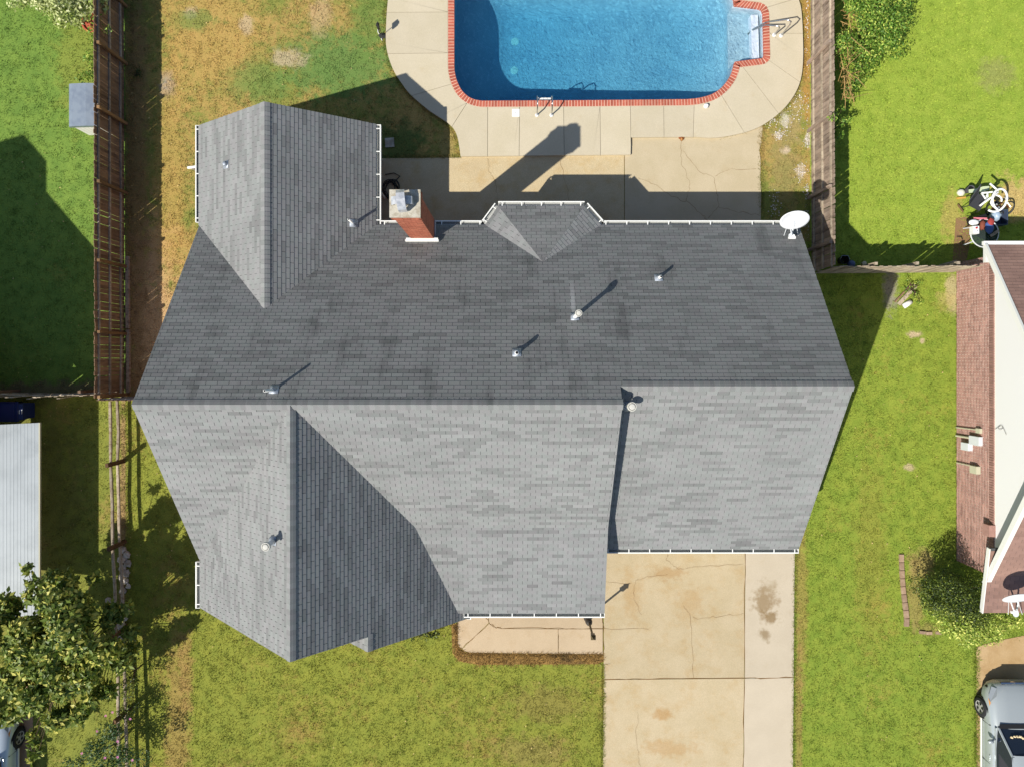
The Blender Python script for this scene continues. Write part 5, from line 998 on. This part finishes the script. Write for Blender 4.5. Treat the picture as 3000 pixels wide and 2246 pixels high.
# stones along the rail fence
M_stone = mat('pale rock', S(206, 196, 182, .85), .9, var=[(5, S(176, 160, 142, .85), .4, .7), (14, S(228, 222, 212, .9), .5, .75)], bump=(12, .5, .02), rnd=.12); q = random.Random(9)
ords = 'first second third fourth fifth sixth seventh eighth ninth tenth eleventh twelfth thirteenth fourteenth fifteenth sixteenth seventeenth eighteenth'.split()
lb_ = [o + ' pale rock from the top in the row under the rail fence' for o in ords]
for i, (x, y, r) in enumerate([(362, 1610, .12), (374, 1622, .13), (360, 1636, .15), (376, 1648, .12), (362, 1662, .13), (372, 1676, .14), (356, 1690, .1), (370, 1700, .13), (378, 1715, .1), (362, 1728, .12), (320, 1756, .13), (374, 1790, .14), (366, 1808, .12), (356, 1826, .15), (362, 1846, .15), (374, 1838, .1), (350, 1856, .13), (362, 1868, .1)]):
    m = MB(); p = P(x, y); m.blobby((p.x, p.y, r * .35), (r, r * q.uniform(.8, 1.2), r * .55), i, .28, 7, 5); tag(m.build('rock', M_stone), lb_[i], 'rock', 'rocks under the rail fence')
# terracotta pot, loose plank and spout in the side yard
pt = thing('terracotta_pot', 'red clay pot under the pale bush behind the brown fence', 'pot', loc=(*P2(270, 74), 0)); q_ = P(272, 70, .3); M_terra = mat('terracotta', S(190, 96, 72, .85), .8); m = MB(); m.lathe([(.2, 0), (.3, .32), (.33, .33), (.33, .4), (.28, .4), (.26, .34)], (q_.x, q_.y, 0), 18); m.build('body', M_terra, pt); MB().lathe([(.27, .33), (0, .34)], (q_.x, q_.y, 0), 14).build('soil', mat('potting soil', (.03, .022, .016), .95), pt)
m = MB(); a, b = P(2630, 892), P(2680, 838); m.bar(a + Vector((0, 0, .05)), b + Vector((0, 0, .05)), .13, .04); m2 = m; tag(m.build('loose_plank', M_old), 'loose tan plank lying on the side-yard grass', 'plank')
m = MB(); m.bar(a + Vector((-.12, .08, .05)), b + Vector((-.1, .1, .05)), .05, .05); tag(m.build('loose_batten', M_wl), 'narrow brown batten lying along the loose plank', 'batten')
m = MB(); a, b = P(2647, 898, .06), P(2668, 884, .06); m.tube([a, a.lerp(b, .5), b], [.085, .09, .085], 12); tag(m.build('gutter_offcut', M_wplast, None, True), 'short white pipe offcut lying below the loose plank', 'pipe')
# edging pavers round the shrub bed
q = random.Random(4); M_pav = mat('edging paver', S(168, 140, 116, .8), .9, var=[(8, S(186, 160, 134, .8), .4, .7)], rnd=.12)
bed = thing('paver_edging', 'curved row of tan edging pavers round the shrub bed', 'edging', loc=(*P2(2640, 1720), 0)); path = smooth_path([(2639, 1622), (2640, 1660), (2644, 1720), (2650, 1770), (2655, 1815), (2652, 1850)], 3); w = [P2(*p) for p in path]; w = densify(w, .02); step = 13
for k in range(0, len(w) - step, step):
    a, b = Vector(w[k]), Vector(w[k + step - 1]); m = MB(); m.bar((*a, .03), (*b, .03), .15 + q.uniform(-.01, .01), .07); m.build('paver', M_pav, bed)
for x, y in ((2700, 1850), (2720, 1852), (2748, 1851)): m = MB(); p = P(x, y); m.box((p.x, p.y, .03), (.19, .1, .06), q.uniform(-.2, .2)); m.build('paver', M_pav, bed)
# odds and ends at the old cross fence
od = thing('bucket', 'black bucket by the end of the grey fence', 'bucket', loc=(*P2(2463, 764), 0)); p = P(2463, 764); MB().lathe([(.12, 0), (.16, .3), (.145, .3), (.11, .02)], p, 16).build('body', M_blk, od); m = MB(); m.tube([(p.x - .16, p.y, .3), (p.x - .1, p.y + .12, .32), (p.x + .1, p.y + .12, .32), (p.x + .16, p.y, .3)], .008, 5); m.build('handle', M_steel, od)
m = MB(); p = P(2490, 775, .0); m.blobby((p.x, p.y, .09), (.13, .12, .1), 3, .18, 9, 6); tag(m.build('tarp_bundle', mat('faded blue tarp', S(96, 112, 150, .7), .6), None, True), 'faded blue bundle in shade behind the old picket fence', 'bundle')
m = MB(); p = P(2527, 773); m.lathe([(.06, 0), (.075, .14), (.0, .15)], p, 12); tag(m.build('plastic_tub', mat('cream tub', S(220, 206, 170, .85)), None), 'cream plastic tub behind the old picket fence', 'tub')
for i, (x, y, l) in enumerate(((2785, 778, 'brown broken board lodged behind the old fence'), (2848, 780, 'broken log end lying behind the old fence by the brick house'))):
    m = MB(); p = P(x, y, .3); m.bar(p + Vector((-.25, -.02, -.2)), p + Vector((.15, .1, .1)), .14, .05 + .07 * i); tag(m.build('broken_board', M_old), l, 'board')

# ------------------------------------------------------------------ satellite dishes
def dish(label, base, centre, normal, rx, ry, feed, cat='satellite dish'):
    t = thing('satellite_dish', label, cat, loc=tuple(base)); base, centre, n = Vector(base), Vector(centre), Vector(normal).normalized(); xa_ = Vector((1, 0, 0)); xa_ = (xa_ - n * xa_.dot(n)).normalized(); ya_ = n.cross(xa_); R = Matrix((xa_, ya_, n)).transposed(); m = MB(); vs = []; K = 28; Rg = 6
    for i in range(Rg + 1):
        f = i / Rg
        for k in range(K): a = 2 * math.pi * k / K; vs.append(centre + R @ Vector((rx * f * math.cos(a), ry * f * math.sin(a), .09 * f * f - .09)))
    fs = [(i * K + k, (i + 1) * K + k, (i + 1) * K + (k + 1) % K, i * K + (k + 1) % K) for i in range(Rg) for k in range(K)]; nv = len(vs); back = [v - n * .012 for v in vs]; m.add(vs + back, fs + [tuple(nv + j for j in f)[::-1] for f in fs] + [(Rg * K + k, nv + Rg * K + k, nv + Rg * K + (k + 1) % K, Rg * K + (k + 1) % K) for k in range(K)]); m.build('reflector', mat('dish grey-white', S(232, 234, 236, .85), .5, .3), t, True)
    m = MB(); m.tube([base, base.lerp(centre - n * .12, .6) + Vector((0, 0, .1)), centre - n * .12], .025, 8); m.lathe([(.09, 0), (.09, .02)], base, 10); m.build('mast', M_met, t)
    low = centre + R @ Vector((0, -ry, .0)); m = MB(); m.tube([low - n * .03, low.lerp(Vector(feed), .5), Vector(feed)], .02, 6); m.build('feed_arm', M_met, t); m = MB(); m.box(feed, (.2, .07, .07)); m.lathe([(.035, 0), (.035, .09)], Vector(feed) + Vector((.02, .05, .0)), 10); m.build('feed_horn', M_wplast, t)
    for s in (-1, 1): m = MB(); m.tube([centre + R @ Vector((s * rx * .3, -ry * .6, -.05)), base + Vector((s * .22, -.02, -.02))], .009, 5); m.build('brace', M_met, t)
    return t, R, centre
bz = P(2322, 690, 2.95); cD = P(2328, 646, 3.35); t, R, c = dish('white satellite dish mounted at the right corner of the grey roof', (bz.x, bz.y, zN(bz.x, bz.y)), cD, (0, -.80, .62), .425, .35, P(2320, 697, 3.15))
cu = bpy.data.curves.new('lettering', 'FONT'); cu.body = 'DIRECTV'; cu.size = .085; cu.align_x = 'CENTER'; cu.extrude = .001; tmp = bpy.data.objects.new('lettering_source', cu); COL.objects.link(tmp); dg = bpy.context.evaluated_depsgraph_get(); me = bpy.data.meshes.new_from_object(tmp.evaluated_get(dg)); bpy.data.objects.remove(tmp)
for v in me.vertices:
    x, y = v.co.x, v.co.y + .19 - (v.co.x ** 2) * .5; f = math.hypot(x / .425, y / .35); v.co = c + R @ Vector((x, y, .09 * f * f - .09 + .006 + v.co.z))
me.materials.clear(); me.materials.append(mat('raised white letters', S(255, 255, 255, .98), .4)); link('lettering', me, t)
bz = P(2975, 1797, 2.05); dish('white satellite dish seen edge-on over the brown porch roof', (bz.x, bz.y, 2.06), P(2982, 1752, 2.85), (0, -.80, .60), .42, .36, P(2972, 1792, 2.5))

# ------------------------------------------------------------------ junk pile on the right lawn
def J(x, y, z=0.): return P(x, y, z)
tb = thing('patio_table', 'round glass patio table at the bottom of the junk pile', 'table', loc=(*P2(2882, 690), 0)); c = J(2884, 684, .66); m = MB(); m.tube([(c.x + .46 * math.cos(k * math.pi / 13), c.y + .46 * math.sin(k * math.pi / 13), c.z + .01) for k in range(27)], .018, 6, False); m.build('rim', M_met, tb)
gt = NT('clear table glass'); tb_ = gt.n.new('ShaderNodeBsdfTransparent'); tb_.inputs[0].default_value = (.55, .62, .6, 1); mx_ = gt.n.new('ShaderNodeMixShader'); mx_.inputs[0].default_value = .12; gt.done((.2, .24, .24), .1, .5); gt.link(tb_.outputs[0], mx_.inputs[1]); gt.link(gt.b.outputs[0], mx_.inputs[2]); gt.link(mx_.outputs[0], gt.out.inputs['Surface']); g_ = gt.m; MB().lathe([(.445, .008), (0, .009)], c, 24).lathe([(.445, .014), (0, .015)], c, 24).build('glass_top', g_, tb)
for k in range(4): a = .78 + k * 1.57; m = MB(); m.tube([(c.x + .3 * math.cos(a), c.y + .3 * math.sin(a), .66), (c.x + .4 * math.cos(a), c.y + .4 * math.sin(a), .0)], .018, 6); m.build('leg', M_met, tb)
def blobthing(name, label, cat, px, py, z, r, m_, seed, amp=.12):
    b = MB(); p = J(px, py, z); b.blobby((p.x, p.y, z), r, seed, amp, 10, 7); return tag(b.build(name, m_, None, True), label, cat)
M_wh = mat('white moulded plastic', S(246, 246, 244, .92), .4)
blobthing('wash_basin', 'white oval basin upturned on the junk pile table', 'basin', 2853, 652, .74, (.17, .10, .06), M_wh, 1, .03)
jg = thing('jug', 'white square jug standing on the glass table', 'jug', loc=(*P2(2852, 676, .68), .68)); p = J(2852, 676, .75); MB().box((p.x, p.y, .79), (.19, .25, .2)).build('body', M_wh, jg); MB().lathe([(.03, 0), (.03, .04)], (p.x, p.y + .06, .89), 10).build('cap', mat('jug cap', S(180, 40, 40)), jg); m = MB(); m.tube([(p.x, p.y - .02, .89), (p.x, p.y - .05, .95), (p.x, p.y - .1, .89)], .015, 6); m.build('handle', M_wh, jg)
blobthing('blue_cloth', 'crumpled blue cloth on the junk pile', 'cloth', 2898, 668, .76, (.14, .20, .07), mat('blue denim', S(84, 110, 170, .8)), 2, .25)
blobthing('red_cushion', 'faded red cushion beside the blue cloth', 'cushion', 2903, 650, .8, (.1, .13, .06), mat('red cloth', S(170, 66, 60, .8)), 3, .2)
blobthing('brown_bag', 'brown bag on the table behind the white jug', 'bag', 2878, 660, .76, (.09, .16, .08), mat('brown bag cloth', S(140, 76, 58, .8)), 4, .2)
blobthing('plastic_sack', 'pale blue plastic sack on the right of the junk pile', 'sack', 2915, 633, .5, (.17, .19, .2), mat('translucent blue plastic', S(170, 190, 212, .8), .3), 5, .2)
bt = thing('storage_tote', 'open grey-blue storage tote under the sack', 'tote', loc=(*P2(2920, 640), 0)); p = J(2922, 640, .15); m = MB()
for dx, dy, w_, d_2 in ((0, -.24, .44, .02), (0, .24, .44, .02), (-.21, 0, .02, .46), (.21, 0, .02, .46)): m.box((p.x + dx, p.y + dy, .18), (w_, d_2, .34))
m.box((p.x, p.y, .01), (.42, .48, .02)); m.build('body', mat('tote plastic', S(80, 94, 122, .7), .5), bt)
lc = thing('folding_chair', 'dark folding lounge chair tipped in the junk pile', 'chair', loc=(*P2(2848, 600), 0)); p = J(2850, 600, .3); M_fr = mat('grey chair tube', S(90, 92, 96, .7), .4, .5, .5); M_fab = mat('dark mesh fabric', S(58, 60, 66, .7), .8)
cr = [p + Vector(v) for v in ((-.05, .28, .34), (.28, .12, .3), (.15, -.22, .1), (-.2, -.05, .12))]; m = MB(); m.add(cr + [v - Vector((0, 0, .012)) for v in cr], [(3, 2, 1, 0), (4, 5, 6, 7)]); m.build('seat', M_fab, lc)
br = [cr[0], cr[3], cr[3] + Vector((-.2, .1, .35)), cr[0] + Vector((-.15, .22, .38))]; m = MB(); m.add(br + [v - Vector((.01, 0, .01)) for v in br], [(0, 1, 2, 3), (7, 6, 5, 4)]); m.build('backrest', M_fab, lc)
for a, b in ((cr[0], cr[1]), (cr[1], cr[2]), (cr[2], cr[3]), (br[2], br[3]), (br[0], br[3]), (br[1], br[2])): m = MB(); m.tube([a, b], .016, 6); m.build('frame_tube', M_fr, lc)
for a in (cr[1], cr[2], cr[3], cr[0]): m = MB(); m.tube([a, Vector((a.x + (a.x - p.x) * .2, a.y + (a.y - p.y) * .2, 0))], .016, 6); m.build('leg', M_fr, lc)
wf = thing('white_tube_frame', 'big looped white plastic tube frame on top of the junk pile', 'frame', loc=(*P2(2922, 590), 0)); c = J(2920, 588, .75); pts = []
for k in range(40): a = -2.2 + k * .17; pts.append((c.x + .30 * math.cos(a) + .04 * k / 40, c.y + .34 * math.sin(a), .72 + .12 * math.sin(a * .7) + k * .004))
m = MB(); m.tube(pts, .035, 8); m.build('outer_loop', M_wh, wf, True); pts = [(c.x + .16 * math.cos(k * .3) - .04, c.y - .05 + .22 * math.sin(k * .3), .8 + .03 * math.sin(k)) for k in range(19)]; m = MB(); m.tube(pts, .028, 8); m.build('inner_loop', M_wh, wf, True)
for a, b in (((2870, 604, .7), (2925, 563, .95)), ((2875, 566, .6), (2920, 562, .8)), ((2893, 590, .65), (2893, 562, .7)), ((2875, 566, .6), (2893, 590, .7)), ((2900, 538, .9), (2925, 560, .9)), ((2870, 604, .7), (2895, 582, .75)), ((2918, 600, .7), (2922, 600, .02)), ((2890, 575, .6), (2889, 577, .02))): m = MB(); m.tube([J(*a), J(*b)], .03, 8); m.build('tube', M_wh, wf, True)
bk = thing('bicycle', 'small bicycle lying in the junk pile with its wheel at right', 'bicycle', loc=(*P2(2950, 608), 0)); 
for x, y in ((2955, 610), (2905, 612)):
    c = J(x, y, .22); R = Matrix.Rotation(.5, 3, 'X') @ Matrix.Rotation(.25, 3, 'Y'); pts = [c + R @ Vector((.22 * math.cos(k * math.pi / 12), .22 * math.sin(k * math.pi / 12), 0)) for k in range(25)]; m = MB(); m.tube(pts, .02, 6, False); wh = m.build('wheel', M_tyre, bk, True); m = MB(); m.tube([c + (v - c) * .9 for v in pts], .008, 5, False); m.build('rim', M_steel, wh)
    for k in range(6): m = MB(); m.tube([c, c + R @ Vector((.2 * math.cos(k), .2 * math.sin(k), 0))], .003, 4); m.build('spoke', M_steel, wh)
m = MB(); a, b, s_, h_ = J(2905, 612, .24), J(2955, 610, .24), J(2920, 598, .4), J(2945, 595, .45); m.tube([a, s_, h_, b], .016, 6); m.tube([a, a.lerp(b, .45), s_], .014, 6); m.tube([a.lerp(b, .45), h_], .016, 6); m.build('frame', mat('dark red frame', S(110, 40, 44, .8), .35), bk); m = MB(); m.tube([h_ + Vector((-.1, .16, .12)), h_ + Vector((0, 0, .1)), h_ + Vector((.1, -.16, .12))], .012, 6); m.build('handlebar', M_steel, bk); MB().blobby(s_ + Vector((-.04, .03, .08)), (.11, .06, .03), 1, .1, 8, 5).build('saddle', M_blk, bk)
bd = MB(); prof = [(2839, 566), (2838, 556), (2856, 554), (2880, 547), (2897, 546), (2897, 556), (2880, 562), (2858, 565)]; bd.prism([tuple(J(x, y, .35).xy) for x, y in prof], .34, .37); tag(bd.build('pale_board', mat('pale green board', S(206, 218, 180, .85), .5)), 'pale green shaped board lying across the top of the junk pile', 'board')
pc = thing('plant_pot', 'dark grey plant pot at the upper left of the junk pile', 'pot', loc=(*P2(2830, 560), 0)); MB().lathe([(.09, 0), (.12, .26), (.13, .28), (.11, .28), (.09, .05)], (J(2830, 560).x, J(2830, 560).y, 0), 14).build('body', mat('grey pot', S(104, 102, 108, .7)), pc); MB().lathe([(.105, .24), (0, .25)], (J(2830, 560).x, J(2830, 560).y, 0), 12).build('soil', M_blk, pc)
blobthing('white_bowl', 'white bowl beside the dark pot', 'bowl', 2815, 565, .1, (.13, .12, .1), mat('off white plastic', S(226, 226, 206, .88)), 6, .05)
m = MB(); m.bar(J(2803, 582, .05), J(2829, 579, .05), .06, .04); tag(m.build('yellow_batten', mat('yellow wood', S(214, 170, 80, .85))), 'short yellow batten at the left of the junk pile', 'batten')
m = MB(); m.bar(J(2902, 692, .75), J(2926, 676, .78), .09, .03); tag(m.build('wooden_slat', M_old), 'tan wooden slat resting on the glass table edge', 'slat')
m = MB(); m.bar(J(2806, 600, .1), J(2822, 622, .14), .04, .03); tag(m.build('bamboo_stick', M_post), 'thin brown stick leaning beside the folding chair', 'stick')
for i, (a, b) in enumerate((((2832, 632, .2), (2842, 642, .35)), ((2803, 693, .03), (2820, 702, .03)))): m = MB(); m.tube([J(*a), J(*a).lerp(J(*b), .5) + Vector((.02, .03, .05)), J(*b)], .012, 6); tag(m.build('bent_rod', M_blk), ('bent black rod sticking out beside the white basin', 'thin black rod lying on the bare dirt below the junk pile')[i], 'rod')
m = MB(); m.box(tuple(J(2862, 645, .35)), (.36, .22, .5), .3); tag(m.build('black_crate', M_blk), 'black crate wedged between chair and table', 'crate')
m = MB(); p = J(2870, 640, .66); m.bar(p + Vector((-.2, .0, 0)), p + Vector((.22, -.02, .03)), .06, .02); tag(m.build('pink_strip', mat('pink plastic', S(224, 130, 140, .85))), 'pink plastic strip across the black crate', 'strip')
